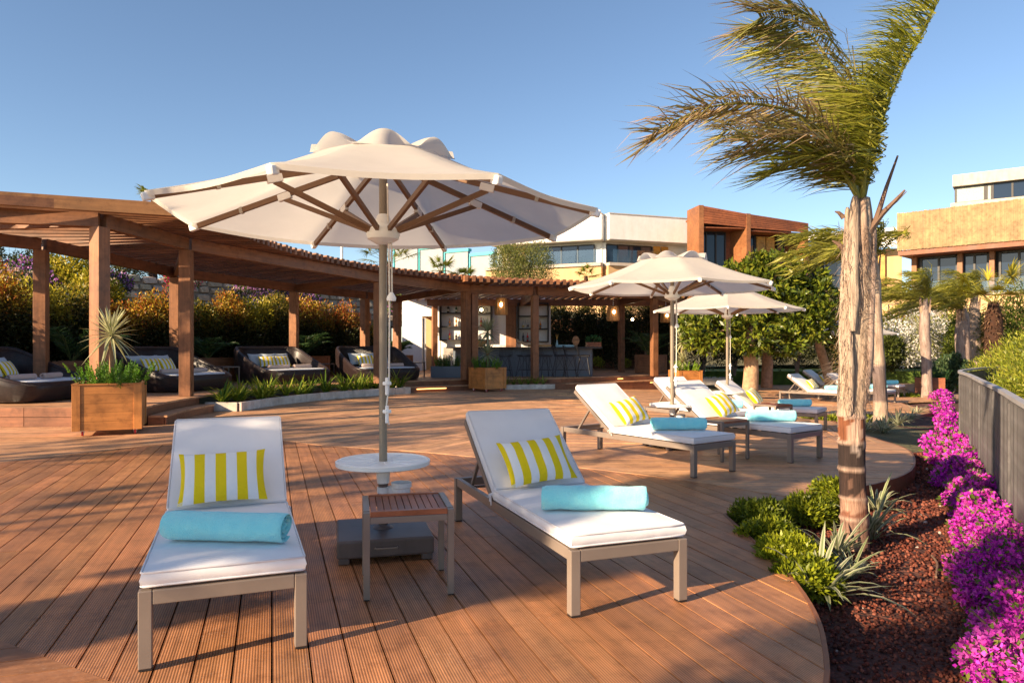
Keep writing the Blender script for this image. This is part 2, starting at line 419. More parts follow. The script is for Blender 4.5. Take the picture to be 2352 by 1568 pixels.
M_acw = plain('ac_casing', (.56, .50, .43), .55, .06, 3, 40, .05)
M_blue = plain('blue_badge', (.05, .12, .45), .4, .02, 3, 30, 0)
M_red = plain('red_wheel', (.55, .02, .035), .4, .1, 5, 50, 0)
M_bamb = wood('bamboo', (.46, .33, .19), .6, .12, .2, 'gr', (1.2, 60, 60))
M_lamp = wood('wicker_lamp', (.62, .33, .12), .6, .4, .4, 'gr', (30, 30, 30))
M_bulb = emit('bulb', (1, .72, .38), 14)
M_led = emit('led_strip', (1, .50, .14), 2.2)
M_globe = plain('globe_glass', (.85, .76, .66), .3, .03, 3, 30, 0)
M_tealgrey = plain('vase_teal', (.30, .47, .50), .4, .05, 4, 40, 0)

# ================================================================= SETTING
def rot2(p, a, c=(0, 0)):
    x, y = p[0] - c[0], p[1] - c[1]; return (c[0] + x * cos(a) - y * sin(a), c[1] + x * sin(a) + y * cos(a))
def smooth_poly(pts, n=4):                               # open Catmull-Rom
    P = [pts[0]] + list(pts) + [pts[-1]]; out = []
    for i in range(1, len(P) - 2):
        p0, p1, p2, p3 = P[i - 1], P[i], P[i + 1], P[i + 2]
        for k in range(n):
            t = k / n
            out.append(tuple(.5 * (2 * p1[j] + (p2[j] - p0[j]) * t + (2 * p0[j] - 5 * p1[j] + 4 * p2[j] - p3[j]) * t * t + (3 * p1[j] - p0[j] - 3 * p2[j] + p3[j]) * t ** 3) for j in range(len(p1))))
    out.append(tuple(pts[-1])); return out
def clip_half(poly, axis, val, keep_less):
    out = []; n = len(poly)
    for i in range(n):
        a, b = poly[i], poly[(i + 1) % n]
        ia = (a[axis] <= val) == keep_less or a[axis] == val; ib = (b[axis] <= val) == keep_less or b[axis] == val
        if ia: out.append(a)
        if ia != ib:
            t = (val - a[axis]) / (b[axis] - a[axis]); out.append((a[0] + t * (b[0] - a[0]), a[1] + t * (b[1] - a[1])))
    return out
def area(p): return .5 * abs(sum(p[i][0] * p[(i + 1) % len(p)][1] - p[(i + 1) % len(p)][0] * p[i][1] for i in range(len(p))))
PC = (2.5, 14.5)                                         # centre of the curved terrace
def arc(r, a0, a1, n=24): return [(PC[0] + r * cos(R_(a0 + (a1 - a0) * i / n)), PC[1] + r * sin(R_(a0 + (a1 - a0) * i / n))) for i in range(n + 1)]

ARC = smooth_poly([(-7.6, 5.6), (-6.9, 7.5), (-6.14, 8.61), (-5, 10.17), (-4.23, 10.6), (-3.43, 10.64), (-2.7, 10.12), (-1.81, 9.74), (-.76, 9.23), (.68, 8.33), (1.67, 7.6), (2.6, 6.64)], 3)
def arc_part(x0, x1): return [p for p in ARC if x0 - 1e-6 <= p[0] <= x1 + 1e-6]
EDGE_F = smooth_poly([(1.75, 5.97), (1.73, 5.41), (1.71, 4.79), (1.66, 4.22), (1.57, 3.74), (1.45, 3.36), (1.28, 2.96), (.95, 2.42), (.5, 1.95), (-.3, 1.5)], 3)
EDGE_R = smooth_poly([(1.75, 5.97), (2.6, 6.64), (3.23, 7.0), (3.83, 7.4), (4.45, 8.04), (5.02, 8.98), (5.5, 9.95), (5.85, 10.8), (6.05, 11.4)], 3)
EDGE_S = smooth_poly([(6.05, 11.4), (6.7, 14.2), (7.0, 15.8), (7.5, 16.4), (8.5, 17.0), (10.3, 18.5), (11.6, 19.7), (12., 20.4), (11.9, 21.3), (12.4, 23)], 3)
MR = smooth_poly([(-.76, 9.23), (.2, 11.2), (.86, 12.1), (2.5, 12.7), (4, 12.3), (4.93, 11.7), (6.05, 11.4)], 3)
MB_ = [(2.5, 12.7), (.79, 14.1), (-1.2, 15.9), (-4.6, 18.6)]
iF = [i for i, p in enumerate(EDGE_R) if abs(p[0] - 2.6) < 1e-6][0]
Lb = [(-7.6, 5.6), (-4.5, 4.55), (-2.43, 3.41), (-1.65, 2.98), (-.3, 1.5)]
pF = ARC + list(reversed(EDGE_R[:iF])) + EDGE_F[1:] + list(reversed(Lb[1:-1]))
pL = Lb + [(-.3, -2), (-9, -2), (-11, 4)]
i76 = min(range(len(ARC)), key=lambda i: abs(ARC[i][0] + .76)); i42 = min(range(len(ARC)), key=lambda i: hypot(ARC[i][0] + 4.23, ARC[i][1] - 10.6))
pR = ARC[i76:] + EDGE_R[iF + 1:] + list(reversed(MR[1:-1]))
i25 = min(range(len(MR)), key=lambda i: hypot(MR[i][0] - 2.5, MR[i][1] - 12.7))
bed_arc = arc(8.5, 149, 175, 10)
pM = ARC[i42:i76] + MR[:i25 + 1] + MB_[1:-1] + bed_arc
pS = MR[i25:] + EDGE_S[1:9] + [(5, 16.4), (3.2, 14.2)]
pB = [MB_[0], (3.2, 14.2), (5, 16.4)] + EDGE_S[8:] + [(14.5, 23.8), (19, 27), (24, 33), (9, 33), (6.3, 28.3), (5.4, 26.5), (1.4, 23.9)] + arc(9.05, 97, 131, 10) + arc(8.5, 131.5, 148.5, 6) + [MB_[2], MB_[1]]
pW = ARC[:i42 + 1] + [(-5.95, 15.2)] + arc(9.05, 176, 191, 6) + [(-6.45, 12.5), (-14, 12.5), (-14, 5.6)]

def deck_zone(poly, ang, pitch, mat, jl, individual, name='deck', gap=.0085, thick=.035, seed=1, zoff=0.):
    rs = random.Random(seed)
    root = empty(name, (0, 0, 0), kind='structure')
    q = [rot2(p, -ang) for p in poly]
    y0, y1 = min(p[1] for p in q), max(p[1] for p in q)
    y = math.floor(y0 / pitch) * pitch; joined = MB(); k = 0
    while y < y1:
        s = clip_half(clip_half(q, 1, y + gap / 2, False), 1, y + pitch - gap / 2, True)
        if len(s) > 2 and area(s) > .004:
            x0, x1 = min(p[0] for p in s), max(p[0] for p in s); x = x0 - rs.random() * jl
            while x < x1:
                t = clip_half(clip_half(s, 0, x + .0015, False), 0, x + jl - .0015, True)
                if len(t) > 2 and area(t) > .002:
                    tt = []
                    for p in t:
                        if not tt or hypot(p[0] - tt[-1][0], p[1] - tt[-1][1]) > 1e-4: tt.append(p)
                    if sum(tt[i][0] * tt[(i + 1) % len(tt)][1] - tt[(i + 1) % len(tt)][0] * tt[i][1] for i in range(len(tt))) < 0: tt.reverse()
                    v = rs.uniform(.82, 1.16); col = (v * rs.uniform(.97, 1.05), v, v * rs.uniform(.94, 1.05))
                    ox = rs.random() * 40
                    dz = rs.uniform(-.0012, .0012) + zoff
                    gl = [(p[0] + ox, p[1] - y - pitch / 2, 0) for p in tt] * 2
                    m = joined if not individual else MB()
                    m.prism([rot2(p, ang) for p in tt], -thick + dz, dz, DZ, gl, col)
                    if individual: m.build('plank', mat, root)
                    k += 1
                x += jl
        y += pitch
    if not individual and joined.v:
        o = joined.build('plank_field', mat, root); o['kind'] = 'stuff'
    return root, k
deck_zone(pF, R_(108.5), .162, M_deck_shaded, 3.1, True, seed=3)
deck_zone(pL, R_(18.5), .162, M_deck_shaded, 3.0, True, seed=4)
deck_zone(pR, R_(-3.), .162, M_deck_lit, 3.2, True, seed=5)
deck_zone(pM, R_(58), .162, M_deck_lit, 3.4, True, seed=6)
deck_zone(pS, R_(74), .162, M_deck_lit, 3.4, True, seed=7)
deck_zone(pW, R_(6), .162, M_deck_lit, 3.2, False, seed=8)
deck_zone(pB, R_(7), .162, M_deck_lit, 3.2, False, seed=9)
def ribbon(pts, z0, z1, w, name, mat, parent=None, seg=1.6, zf=DZ, inset=0.):
    """boards bent along a line: one mesh for each board"""
    acc = 0; cur = [pts[0]]; out = []
    for i in range(1, len(pts)):
        cur.append(pts[i]); acc += hypot(pts[i][0] - pts[i - 1][0], pts[i][1] - pts[i - 1][1])
        if acc >= seg or i == len(pts) - 1: out.append(cur); cur = [pts[i]]; acc = 0
    objs = []
    for bpts in out:
        L = []; n = len(bpts)
        for i, p in enumerate(bpts):
            a, b = bpts[max(0, i - 1)], bpts[min(n - 1, i + 1)]; d = hypot(b[0] - a[0], b[1] - a[1]) or 1
            nx, ny = -(b[1] - a[1]) / d, (b[0] - a[0]) / d
            L.append(((p[0] + nx * inset, p[1] + ny * inset), (p[0] + nx * (inset + w), p[1] + ny * (inset + w))))
        m = MB(); v = random.uniform(.85, 1.15); t = 0
        vs = []; g = []; fs = []
        for i, (a, b) in enumerate(L):
            if i: t += hypot(L[i][0][0] - L[i - 1][0][0], L[i][0][1] - L[i - 1][0][1])
            for (p, z) in ((a, z0), (b, z0), (b, z1), (a, z1)): vs.append((p[0], p[1], z + zf(*p))); g.append((t, z, w))
        for i in range(n - 1):
            for k in range(4):
                k2 = (k + 1) % 4; fs.append((4 * i + k, 4 * i + k2, 4 * i + 4 + k2, 4 * i + 4 + k))
        fs += [(3, 2, 1, 0), (4 * n - 4, 4 * n - 3, 4 * n - 2, 4 * n - 1)]
        m.add(vs, fs, g, (v, v, v)); objs.append(m.build(name, mat, parent))
    return objs
trim = empty('deck_trim', kind='structure')
ribbon([(p[0], p[1]) for p in ARC], -.03, .0045, .085, 'trim_board', M_deck_lit, trim, 1.3, inset=-.04)
ribbon(EDGE_F, -.2, .003, .022, 'edge_board', M_edge, trim, 1.4, inset=.001)
ribbon(EDGE_R, -.2, .003, .022, 'edge_board', M_edge, trim, 1.4, inset=-.023)
ribbon(EDGE_S, -.24, .003, .03, 'edge_board', M_edge, trim, 2.0, inset=-.031)
# the dark void below the boards, the wide ground, bed, lawn, hill
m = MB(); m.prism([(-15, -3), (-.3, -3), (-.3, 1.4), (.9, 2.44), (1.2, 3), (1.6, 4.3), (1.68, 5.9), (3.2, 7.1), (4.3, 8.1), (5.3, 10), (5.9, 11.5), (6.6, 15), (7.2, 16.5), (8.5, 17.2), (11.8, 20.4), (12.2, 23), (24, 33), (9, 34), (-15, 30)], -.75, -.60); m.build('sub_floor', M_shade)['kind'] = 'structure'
m = MB()
m.grid(lambda u, v: ((u - .5) * 900, -60 + v * 900, -.95), 2, 2); m.build('ground', M_ground)['kind'] = 'structure'
m = MB()                                                 # side slopes keep the terrace closed at its rim
BED = [(-.6, 1.2), (-.6, -1), (4.5, -1), (5.5, 4), (6.6, 7), (8, 10), (11, 14), (17, 19), (22, 25), (19, 27.2), (12.2, 23.2), (11.8, 20.4), (8.3, 17), (7, 16.2), (6.6, 14), (5.9, 11.5), (5.2, 10), (4.2, 8.1), (3.2, 7.1), (1.72, 6), (1.6, 4.2), (1.2, 3)]
def bedz(x, y): return -.17 + DZ(x, y) * .8 + .015 * sin(x * 3.1) * cos(y * 2.3)
bm = bmesh.new(); vs = [bm.verts.new((x, y, 0)) for x, y in BED]; bm.faces.new(vs); bmesh.ops.triangulate(bm, faces=bm.faces[:])
for i in range(4): bmesh.ops.subdivide_edges(bm, edges=[e for e in bm.edges if e.calc_length() > .35], cuts=1); bmesh.ops.triangulate(bm, faces=bm.faces[:])
for v in bm.verts: v.co.z = bedz(v.co.x, v.co.y)
me = bpy.data.meshes.new('planting_bed'); bm.to_mesh(me); bm.free(); me.materials.append(M_lavabed)
o = bpy.data.objects.new('planting_bed', me); COL.objects.link(o); o['kind'] = 'structure'
# gravel strip and outside slope beyond the fence
m = MB(); m.grid(lambda u, v: (3.2 + 30 * u + 6 * v, -2 + 42 * v, -.22 - 2.2 * u), 20, 20); m.build('outer_slope', M_hill, smooth=60)['kind'] = 'structure'
def hillz(x, y):
    s = smst((x + 6) / 16); y0 = 30 + 2 * s
    lo = 3.9 + .075 * max(0, y - 34); hi = .2 + smst((y - 34) / 22) * 3.0 + smst((y - 60) / 40) * 5
    return lo * (1 - s) + hi * s + .25 * sin(x * .31) * cos(y * .23)
def hillxy(u, v):
    x = -90 + 200 * u; s = smst((x + 6) / 16); y0 = (38.5 - 2 * s) if x > -8 else max(20, 38 + (x + 8) * .95)
    y = y0 + v * (190 - y0); return (x, y, hillz(x, y))
m = MB(); m.grid(hillxy, 60, 30); m.build('hillside', M_hill, smooth=60)['kind'] = 'structure'
m = MB(); m.prism([(6, 27.5), (9, 33.3), (24, 33.3), (30, 45), (-4, 45), (-4, 34)], -.6, .2); m.build('lawn', M_lawn)['kind'] = 'structure'
m = MB(); m.prism([(14, 24), (30, 28), (34, 40), (22, 40), (17, 32)], -.6, -.36); m.build('path', M_pave)['kind'] = 'structure'
# ================================================================= raised platform, steps, pergola
PZ = .33
nozf = lambda x, y: 0
pP = [(-20, 12.4), (-6.5, 12.4)] + arc(9.1, 192.5, 97, 30) + [(1.55, 23.65), (5.6, 26.3), (6.6, 28.3), (6.2, 34), (-9, 34), (-20, 27)]
def flat(poly, ang, z, name, mat, individual=False, pitch=.15):
    global DZ
    keep = DZ; DZ = nozf
    r, k = deck_zone(poly, ang, pitch, mat, 3., individual, name, seed=12, zoff=z); DZ = keep
    return r
flat(pP, R_(6), PZ, 'platform', M_deck_lit)
step = empty('steps', kind='structure')
for a0, a1 in ((192, 176), (131, 97.5)):
    ring = arc(8.78, a0, a1, 16) + list(reversed(arc(9.09, a0, a1, 16)))
    m = MB(); m.prism(ring, .13, .165); m.build('tread', M_deck_lit, step)
    m = MB(); m.prism(arc(8.83, a0, a1, 16) + list(reversed(arc(9.095, a0, a1, 16))), -.03, .129); m.build('step_core', M_edge, step)
    m = MB(); m.prism(arc(9.145, a0, a1, 16) + list(reversed(arc(9.3, a0, a1, 16))), -.03, .292); m.build('step_core', M_edge, step)
    ribbon(arc(8.8, a0, a1, 16), -.02, .128, .02, 'riser', M_edge, step, 2.5, nozf)
    ribbon(arc(9.12, a0, a1, 16), .166, .293, .02, 'riser', M_edge, step, 2.5, nozf)
q0, q1 = Vector((1.5, 23.6)), Vector((5.6, 26.2)); nrm = Vector((q1.y - q0.y, -(q1.x - q0.x))).normalized()
for off, z0, z1 in ((.0, .166, .293), (.33, -.2, .128)):
    m = MB(); a, b = q0 + nrm * off, q1 + nrm * off
    for i in range(2):
        s_, e_ = a.lerp(b, i / 2), a.lerp(b, (i + 1) / 2 - .002); m2 = MB(); m2.bar((*s_, (z0 + z1) / 2), (*e_, (z0 + z1) / 2), .022, z1 - z0); m2.build('riser', M_edge, step)
m = MB(); m.prism([tuple(q0 + nrm * .01), tuple(q0 + nrm * .36), tuple(q1 + nrm * .36), tuple(q1 + nrm * .01)], .13, .165); m.build('tread', M_deck_lit, step)
for pol, z1_ in (([(1.22, 23.08), (1.74, 23.30), (1.62, 23.52), (1.2, 23.42)], .164), ([(1.2, 23.43), (1.61, 23.53), (1.75, 23.9), (1.2, 23.9)], .294)):
    m = MB(); m.prism(pol, -.05, z1_); m.build('step_core', M_edge, step)
for i in range(4):
    for z0 in (0.002, .168):
        m = MB(); x0 = -14 + i * 1.87; v = random.uniform(.8, 1.2); m.box((x0 + .93, 12.36, z0 + .08), (1.86, .03, .158), col=(v, v, v)); m.build('riser', M_edge, step)
for (a0, a1, r, z) in ((127.5, 121, 8.775, .09),):
    m = MB(); m.tube([(x, y, z) for x, y in arc(r, a0, a1, 8)], .014, 6); tag(m.build('step_light', M_led), 'glowing light strip set into the step below the bar', 'light strip')
for i, t in enumerate((.3, .55, .8)):
    p = q0.lerp(q1, t) + nrm * (.362 if i != 1 else .033); m = MB(); m.bar((*(p - (q1 - q0).normalized() * .12), .09 if i != 1 else .24), (*(p + (q1 - q0).normalized() * .12), .09 if i != 1 else .24), .012, .022)
    tag(m.build('step_light', M_led), ('short glowing light nearest the small white flower bed in the right steps', 'short glowing light on the upper riser of the right steps', 'short glowing light at the far end of the right steps')[i], 'light strip')

def zb(y): return 3.5 - .045 * max(0, y - 12.8)
FPOST = [(-7.35, 12.8), (-6.85, 15.1), (-3.75, 20.2), (-1.45, 22.5)]
BPOST = [(-9.9, 15.1), (-9.0, 19.2), (-6.8, 22.4), (-5.0, 24.4), (-4.1, 25.6)]
perg = empty('pergola', (-6, 18, PZ), 0, 'long curved brown timber pergola with slatted roof over the daybeds', 'pergola')
PB = Vector((-6, 18, PZ))
def pl(p): return (p[0] + 6, p[1] - 18, (p[2] if len(p) > 2 else 0) - PZ)
PR = [250, 277, 260, 235, 284, 275, 265, 240, 250]
for i_, (x, y) in enumerate(FPOST + BPOST):
    m = MB(); v = random.uniform(.9, 1.15); h = zb(y) - PZ
    m.box((x + 6, y - 18, h / 2 + .002), (.235, .235, h), R_(PR[i_]), (v, v, v)); m.build('post', M_perg, perg, bevel=.008)
def beam(pts, w, h, z_add, ext=.0, mat=M_perg, parent=None, name='beam', loc=pl):
    for i in range(len(pts) - 1):
        a, b = Vector((*pts[i], zb(pts[i][1]) + z_add + h / 2)), Vector((*pts[i + 1], zb(pts[i + 1][1]) + z_add + h / 2))
        d = (b - a).normalized()
        a2 = a + d * ((w * .52) if i else -ext); b2 = b + d * (ext if i == len(pts) - 2 else -.004 + 0)
        m = MB(); v = random.uniform(.85, 1.1); m.bar(loc(a2), loc(b2), w, h, col=(v, v, v)); m.build(name, mat, parent, bevel=.006)
P0 = (-12.4, 11.35)
beam([P0] + FPOST, .15, .25, .002, .12, parent=perg)
beam([(-12.5, 12.8)] + BPOST, .15, .25, .002, .2, parent=perg)
for fp, bp in ((FPOST[0], (-12.6, 13.6)), (FPOST[1], BPOST[1]), (FPOST[2], BPOST[2]), (FPOST[3], BPOST[4])):
    a, b = Vector((*fp, zb(fp[1]) + .12)), Vector((*bp, zb(bp[1]) + .12)); d = (b - a).normalized()
    m = MB(); m.bar(pl(a + d * .13), pl(b - d * .13), .11, .2); m.build('cross_beam', M_perg, perg, bevel=.006)
n = 56
for k in range(n):
    a = R_(189.2 - 76.7 * k / (n - 1)); a2 = a + R_(5.2 * max(0, 1 - k / 12)); r0 = 8.05 + random.uniform(-.03, .03) + .7 * max(0, 1 - k / 9); r1 = 13.1
    A = Vector((PC[0] + r0 * cos(a), PC[1] + r0 * sin(a), 0)); B = Vector((PC[0] + r1 * cos(a2), PC[1] + r1 * sin(a2), 0))
    A.z = zb(A.y) + .333; B.z = zb(B.y * .8 + A.y * .2) + .333
    m = MB(); v = random.uniform(.75, 1.2); m.bar(pl(A), pl(B), .095, .16, col=(v, v, v)); m.build('rafter', M_perg, perg)
A = Vector((-6.15, 12.98, 0)); B = Vector((-11.6, 10.75, 0))
A.z = zb(A.y) + .36; B.z = zb(B.y) + .36
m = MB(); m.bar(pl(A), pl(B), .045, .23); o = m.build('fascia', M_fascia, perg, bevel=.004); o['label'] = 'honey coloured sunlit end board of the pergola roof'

bperg = empty('bar_pergola', (1.5, 25, PZ), 0, 'brown timber pergola roof standing over the bar', 'pergola')
def bl(p): return (p[0] - 1.5, p[1] - 25, p[2] - PZ)
BPST = [(-1.2, 22.75), (.74, 23.35), (4.95, 25.0), (4.4, 28.9), (6.6, 29.4), (-3.2, 29.7)]
for x, y in BPST:
    m = MB(); v = random.uniform(.9, 1.15); h = 3.02 - PZ; m.box((x - 1.5, y - 25, h / 2 + .002), (.21, .21, h), R_(22), (v, v, v)); m.build('post', M_perg, bperg, bevel=.008)
for a, b in (((-1.45, 22.62), (.74, 23.35)), ((.74, 23.35), (4.95, 25.0)), ((4.95, 25.0), (7.2, 29.6)), ((-3.6, 29.7), (7.2, 29.6)), ((.74, 23.35), (.4, 29.7)), ((4.95, 25), (4.4, 29.5))):
    A, B = Vector((*a, 3.16)), Vector((*b, 3.16)); d = (B - A).normalized()
    m = MB(); m.bar(bl(A + d * .09), bl(B - d * .09), .13, .27); m.build('beam', M_perg, bperg, bevel=.006)
for k in range(38):
    t = k / 37; A = Vector((-1.35, 21.3)).lerp(Vector((6.6, 24.6)), t); B = Vector((-4.4, 30.6)).lerp(Vector((8.0, 30.6)), t)
    m = MB(); v = random.uniform(.75, 1.2); m.bar(bl((A.x, A.y, 3.385)), bl((B.x, B.y, 3.385)), .10, .17, col=(v, v, v)); m.build('rafter', M_perg, bperg)

# ================================================================= bar
bw = empty('bar_wall', (-1.5, 30.2, PZ), 0, 'white rendered back wall of the bar with door opening', 'wall')
def wl(x, y, z): return (x + 1.5, y - 30.2, z - PZ)
def wall_seg(a, b, z0, z1, th, name, mat, parent, loc):
    a, b = Vector(a), Vector(b); m = MB(); z = (z0 + z1) / 2
    m.bar(loc(a.x, a.y, z), loc(b.x, b.y, z), th, z1 - z0); return m.build(name, mat, parent)
WA = [(-4.65, 30.6), (-3.78, 30.45), (-3.30, 30.36), (-3.0, 30.3)]
wall_seg(WA[0], WA[1], PZ, 3.45, .2, 'wall_panel', M_white, bw, wl)
wall_seg(WA[1], WA[2], PZ + 2.3, 3.45, .2, 'lintel', M_white, bw, wl)
wall_seg(WA[2], WA[3], PZ, 3.45, .2, 'wall_panel', M_white, bw, wl)
wall_seg((-3.0, 30.32), (1.6, 29.75), PZ, 3.45, .2, 'wall_panel', M_white, bw, wl)
m = MB(); m.box(wl(-3.74, 30.62, PZ + 1.13), (.06, .42, 2.2), R_(20)); dd = m.build('door', M_white, bw, bevel=.004)
m = MB(); m.box(wl(-3.68, 30.42, PZ + 1.05), (.03, .05, .16), R_(20)); m.build('handle', M_dark, dd)
m = MB(); m.prism([wl(-3.8, 30.6, 0)[:2], wl(-3.2, 30.5, 0)[:2], wl(-3.0, 32, 0)[:2], wl(-3.9, 32, 0)[:2]], 2.3, 2.35); m.build('doorway_ceiling', M_tan, bw)
wall_seg((-4.0, 31.6), (-3.0, 31.5), PZ, 3.2, .1, 'wall_panel', M_tan, bw, wl)
def shelf(a, b, z0, z1, nsh, label, posts=2):
    a, b = Vector(a), Vector(b); ang = atan2(b.y - a.y, b.x - a.x); L = (b - a).length
    e = empty('shelf_rack', (a.x, a.y, z0), ang, label, 'shelf'); d = .26
    for i in range(nsh + 1):
        m = MB(); m.box((L / 2, -d / 2, (z1 - z0) * i / nsh), (L, d, .05)); m.build('board', M_dark, e)
    for i in range(posts):
        m = MB(); m.box((L * i / (posts - 1), -d / 2, (z1 - z0) / 2), (.05, d + .01, z1 - z0 + .054)); m.build('upright', M_dark, e)
    m = MB(); m.box((L / 2, -.01, (z1 - z0) / 2), (L, .012, z1 - z0 - .06)); m.build('back_panel', M_white, e)
    return e, L, ang, a
def on_shelf(S, t, off=-.12):
    e, L, ang, a = S; return (a.x + cos(ang) * L * t - sin(ang) * off, a.y + sin(ang) * L * t + cos(ang) * off)
S1 = shelf((-2.98, 30.19), (-.84, 29.93), 1.62, 3.30, 3, 'black three tier bottle rack on the white wall nearest the door')
S2 = shelf((.28, 29.78), (1.5, 29.63), 1.55, 3.12, 3, 'black three tier bottle rack at the right end of the bar wall')
m = MB(); m.box(wl(-.04, 29.72, 1.75), (.42, .1, 2.8), R_(-7)); m.build('timber_panel', M_perg, bw)
def bottle_profile(h, r, neck=.3): return [(r * .9, 0), (r, .01), (r, h * .55), (r * .85, h * .63), (r * neck, h * .74), (r * neck, h * .96), (r * neck * 1.15, h * .97), (r * neck * 1.1, h)]
def bmat(name, c): 
    m = plain(name, c, .12, .03, 5, 30, 0, spec=.8); return m
BM = {k: bmat('bottle_' + k, c) for k, c in dict(black=(.012, .012, .014), green=(.02, .10, .03), amber=(.50, .17, .015), red=(.55, .025, .02), clear=(.55, .58, .58), brown=(.16, .05, .015)).items()}
def bottle(S, t, tier, z0, z1, colr, h, r, label, lab=(.7, .65, .5), group='bottles on the bar racks'):
    x, y = on_shelf(S, t); z = z0 + (z1 - z0) * tier / 3 + .026
    e = empty('bottle', (x, y, z), 0, label, 'bottle', group)
    MB().lathe(bottle_profile(h, r), 12).build('glass_body', BM[colr], e, smooth=50)
    m = MB(); m.lathe([(r * 1.02, h * .15), (r * 1.02, h * .42)], 12); m.build('paper_label', M_lab[random.randrange(3)], e, smooth=50)
M_lab = [plain('label_paper', c, .7, .05, 9, 30, 0) for c in ((.7, .66, .55), (.12, .1, .08), (.6, .45, .1))]
z0, z1 = 1.62, 3.30
for t, k, c, h, r, lb in ((.15, 2, 'black', .36, .05, 'tall black bottle on the top tier near the door'), (.31, 2, 'green', .30, .045, 'green bottle on the top tier of the left rack'),
    (.66, 2, 'black', .37, .052, 'black bottle on the top tier beside the round lamp'), (.80, 2, 'black', .33, .05, 'squat black bottle on the top tier under the round lamp'),
    (.18, 1, 'amber', .31, .045, 'amber bottle at the left of the middle tier'), (.31, 1, 'amber', .38, .042, 'tall yellow amber bottle on the middle tier'),
    (.64, 1, 'brown', .30, .06, 'round brown bottle in the middle of the middle tier'), (.80, 1, 'red', .36, .045, 'red orange bottle at the right of the middle tier'),
    (.18, 0, 'red', .38, .045, 'bright red bottle on the lowest tier'), (.31, 0, 'black', .26, .05, 'small black bottle on the lowest tier'), (.72, 0, 'brown', .3, .05, 'brown bottle behind the spiky plant on the lowest tier')):
    bottle(S1, t, k, z0, z1, c, h, r, lb)
z0, z1 = 1.55, 3.12
for i, t in enumerate((.16, .24, .32, .41, .50)): bottle(S2, t, 1, z0, z1, 'clear', .30 + .03 * (i % 3), .04, ORD[i] + ' clear bottle from the left on the right rack middle tier', group='clear bottles in a row on the right rack')
bottle(S2, .74, 1, z0, z1, 'amber', .30, .045, 'amber bottle alone at the right of the right rack')
for t, c, lb in ((.16, 'black', 'black bottle at the left of the lowest right tier'), (.31, 'red', 'red bottle on the lowest tier of the right rack'), (.46, 'brown', 'brown bottle beside the red one on the right rack')): bottle(S2, t, 0, z0, z1, c, .34, .045, lb)
# counter
ctr = empty('bar_counter', (.6, 25, PZ), 0, 'blue grey panelled bar counter with dark slab top', 'bar counter')
CP = [(-2.25, 27.6), (-1.5, 25.15), (.6, 24.7), (2.75, 24.85), (2.95, 26.4)]
for i in range(4):
    a, b = Vector(CP[i]), Vector(CP[i + 1]); L = (b - a).length; n = max(2, round(L / .5))
    for k in range(n):
        for z0_, z1_ in ((0.002, .318), (.322, .638), (.642, .955)):
            s_, e_ = a.lerp(b, (k + .006) / n), a.lerp(b, (k + 1 - .006) / n); v = random.uniform(.93, 1.06)
            m = MB(); m.bar((s_.x - .6, s_.y - 25, (z0_ + z1_) / 2), (e_.x - .6, e_.y - 25, (z0_ + z1_) / 2), .04, z1_ - z0_, col=(v, v, v)); m.build('panel', M_bluegrey, ctr)
    m = MB(); m.bar((a.x - .6, a.y - 25 + .03, .48), (b.x - .6, b.y - 25 + .03, .48), .03, .95); m.build('carcass', M_shade, ctr)
top = [(-2.55, 27.7), (-1.75, 24.95), (.6, 24.38), (3.05, 24.6), (3.35, 26.5), (2.75, 26.55), (2.5, 25.35), (.6, 25.15), (-1.2, 25.55), (-1.95, 27.75)]
m = MB(); m.prism([(x - .6, y - 25) for x, y in top], .957, 1.012); m.build('worktop', M_dark, ctr, bevel=.006)
# stools
def stool():
    r = empty('bar_stool', (0, 0, 0), 0, 'x', 'bar stool', 'wire bar stools along the counter')
    m = MB()
    for s1 in (-1, 1):
        for s2 in (-1, 1): m.tube([(s1 * .12, s2 * .12, .68), (s1 * .23, s2 * .23, .004)], .009, 5)
    m.build('legs', M_dark, r)
    m = MB()
    for k in range(4):
        a, b = [(c * .19, d * .19) for c, d in ((1, 1), (-1, 1), (-1, -1), (1, -1))][k], [(c * .19, d * .19) for c, d in ((-1, 1), (-1, -1), (1, -1), (1, 1))][k]
        m.tube([(*a, .25), (*b, .25)], .007, 5); m.tube([(a[0] * .65, a[1] * .65, .67), (b[0] * 1.2, b[1] * 1.2, .01)], .005, 4)
    m.build('brace', M_dark, r)
    m = MB(); n = 9
    def S(u, v):
        x = (u - .5) * .44 * (1 - .15 * max(0, v - .5)); 
        if v < .5: return (x, .2 - v * .76, .70 + .05 * (2 * abs(u - .5)) ** 2)
        t = (v - .5) * 2; return (x, -.18 - .1 * t + .06 * (2 * abs(u - .5)) ** 2, .70 + .36 * t)
    for i in range(n + 1): m.tube([S(i / n, j / 10) for j in range(11)], .0045, 4)
    for j in range(11): m.tube([S(i / n, j / 10) for i in range(n + 1)], .0045, 4)
    m.build('wire_seat', M_dark, r)
    m = MB(); m.box((0, .01, .70), (.38, .36, .03)); m.build('seat_pad', M_dark, r, bevel=.01)
    return r
s0 = stool()
for i, (x, rz, lb) in enumerate(((-.23, 10, 'leftmost black wire bar stool, its back to the terrace'), (.43, 30, 'black wire bar stool just left of the thin timber post'), (1.11, -70, 'black wire bar stool just right of the thin timber post'),
    (1.62, -80, 'fourth black wire bar stool from the left, seen side on'), (1.98, -85, 'second black wire bar stool from the right end'), (2.42, -100, 'rightmost black wire bar stool at the end of the counter'))):
    o = s0 if i == 0 else copy_tree(s0); o.location = (x, 24.12 + .02 * i, PZ + .002); o.rotation_euler = (0, 0, R_(rz)); o['label'] = lb
